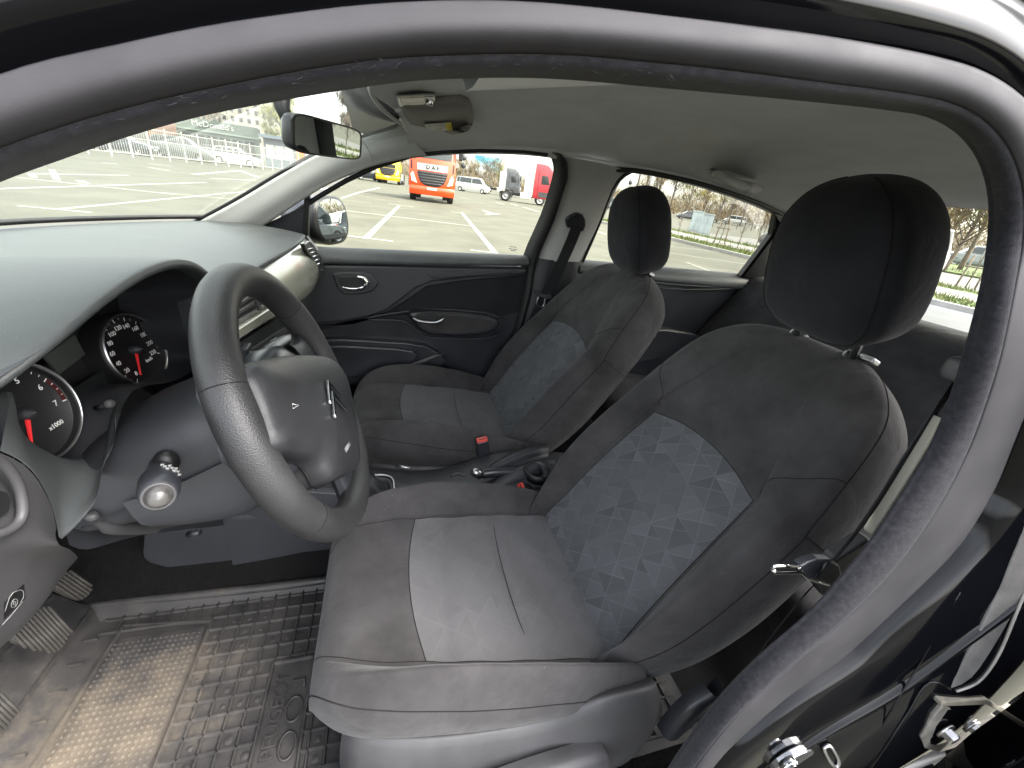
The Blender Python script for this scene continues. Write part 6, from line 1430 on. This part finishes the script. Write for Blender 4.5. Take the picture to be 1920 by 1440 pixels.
buckle('seat_belt_buckle', 'red topped buckle standing upright against the passenger cushion', Y(904,826,1.005)+Vector((0,0,-.002)), (-.18,-.05,1), (1,.05,0), 'seat belt buckles')
buckle('seat_belt_buckle', 'red topped buckle lying low behind the driver cushion', Y(980,918,.815), (-.75,-.35,.55), (.3,.95,.1), 'seat belt buckles')

# ================================================================ rear view mirror, visor, lamp, grab handle
rv = thing('rear_view_mirror', 'black framed rear view mirror hung before the windscreen', 'mirror', tuple(Y(612,250,.9)))
cl_ = [Y(548,208,.80),Y(679,246,1.03),Y(674,300,1.03),Y(550,285,.80)]
mc = sum(cl_,Vector())/4; ux = ((cl_[1]-cl_[0])+(cl_[2]-cl_[3])).normalized(); uz = ((cl_[0]-cl_[3])+(cl_[1]-cl_[2])); uz = (uz-ux*uz.dot(ux)).normalized(); un = ux.cross(uz)
if un.dot(-mc) < 0: un = -un
hw_, hh_ = (cl_[1]-cl_[0]).length/2, (cl_[0]-cl_[3]).length/2
def rr_(sx, sz, h, e=.32, n=44): return [mc+ux*(hw_*sx*math.copysign(abs(math.cos(q))**e,math.cos(q)))+uz*(hh_*sz*math.copysign(abs(math.sin(q))**e,math.sin(q)))+un*h for q in [2*pi*k/n for k in range(n)]]
hm2 = MB(); hm2.grid([rr_(.5,.35,-.035),rr_(.85,.75,-.03),rr_(1.0,.98,-.016),rr_(1.02,1.04,-.002),rr_(1.0,1.0,.002),rr_(.965,.93,.001)],True); hm2.f.append(tuple(range(44))); hm2.m.append(0); hm2.build('mirror_housing', M['plas_s'], rv)
gm = MB(); gm.poly(rr_(.967,.935,.0005)); gm.build('mirror_glass', M['mirror'], rv, smooth=False)
a = Y(566,206,.87); MB().tube([a+Vector((-.02,.02,-.03)), a+Vector((-.035,.03,.0)), a+Vector((-.035,.03,.06))], [.010,.012,.022], 12).build('mirror_stem', M['plas_s'], rv)
def LN(px, py, off=0.0):        # a pixel on the roof lining
    z = .14
    for _ in range(12):
        p = Z(px,py,z+off); z = lerp(z, lin(min(max(p.x,-.05),1.7), p.y).z, .6)
    return Z(px,py,z+off)
vz = thing('sun_visor', 'grey passenger sun visor folded against the roof with a warning sticker', 'sun visor', tuple(LN(830,220)))
vp = [(752,206),(790,200),(840,194),(868,193),(880,202),(886,220),(884,240),(868,248),(830,254),(795,257),(782,246)]
vpo = cr([LN(*p,-.016) for p in vp],40,True)
m_ = MB(); c0 = sum(vpo,Vector())/40
rows = [[c0.lerp(p,1.0)+Vector((0,0,.014)) for p in vpo],[c0.lerp(p,1.01)+Vector((0,0,.004)) for p in vpo],[c0.lerp(p,.97)+Vector((0,0,-.002)) for p in vpo],[c0.lerp(p,.6)+Vector((0,0,-.004)) for p in vpo],[c0.lerp(p,.05)+Vector((0,0,-.005)) for p in vpo]]
m_.grid(rows,True); vo = m_.build('visor_board', M['liner'], vz); vo.data.materials[0] = mat('visor_vinyl',(.21,.2,.19),.7,bscale=900,bump=.2,bdist=.0004)
def on_visor(px,py): return LN(px,py,-.0225)
st_ = MB(); st_.prism([on_visor(*p) for p in [(795,233),(846,229),(849,243),(806,248)]],(0,0,-.0006)); st_.build('visor_sticker', M['sticker'], vo, smooth=False)
st_ = MB(); st_.prism([on_visor(*p)+Vector((0,0,-.0007)) for p in [(834,230),(846,229),(849,243),(839,244)]],(0,0,-.0004)); st_.build('sticker_symbol', M['yellow'], vo, smooth=False)
st_ = MB()
for k in range(3):
    a, b_ = on_visor(803,236.5+3.2*k)+Vector((0,0,-.0008)), on_visor(828,234.5+3.2*k)+Vector((0,0,-.0008)); st_.tube([a,b_],.0006,4)
st_.build('sticker_print', mat('grey_print',(.2,.19,.18),.7), vo)
MB().tube([LN(742,207,-.012),LN(768,204,-.012)], .005, 8).build('visor_hinge', M['trim'], vz)
dl = thing('dome_lamp', 'small clear roof lamp with a round switch above the visor', 'lamp', tuple(LN(780,184)))
bs = [LN(*p,-.004) for p in [(743,176),(768,174),(800,173),(816,174),(818,186),(800,193),(770,195),(748,193)]]
m_ = MB(); m_.prism(bs,(0,0,-.008)); m_.build('lamp_base', M['satin'], dl, bevel=.003, smooth=False)
bs = [LN(*p,-.012) for p in [(749,179),(775,177),(797,177),(799,190),(772,192),(752,190)]]
m_ = MB(); m_.prism(bs,(0,0,-.006)); m_.build('lamp_lens', M['lens'], dl, bevel=.003, smooth=False)
MB().lathe([(.0,.012),(.006,.012),(.008,.008),(.008,0)], LN(806,186,-.010), (0,0,-1), 16).build('lamp_switch', M['chrome'], dl)
gh = thing('grab_handle', 'grey grab handle on the roof edge above the rear door', 'handle', tuple(LN(1385,338)))
gm = MB(); gm.tube(cr([LN(1332,325,-.004),LN(1345,327,-.028),LN(1365,337,-.044),LN(1390,347,-.046),LN(1412,354,-.040),LN(1428,354,-.026),LN(1440,350,-.004)],30), [.011]*4+[.010]*22+[.011]*4, 10); gm.build('handle_grip', M['trim'], gh)
MB().prism(cr([LN(*p,-.003) for p in [(1326,320),(1345,314),(1385,326),(1430,340),(1446,350),(1438,358),(1405,352),(1360,341),(1332,332)]],30,True),(0,0,-.0015)).build('dark_recess_patch', mat('painted_recess_shade',(.22,.22,.225),.95), gh, smooth=False)  # flat darker patch on the lining, shading behind the grip put into its colour
for p in ((1336,326),(1434,350)):
    MB().ell(LN(*p,-.008),(.022,.014,.012),e=.7).build('handle_mount', M['trim'], gh)
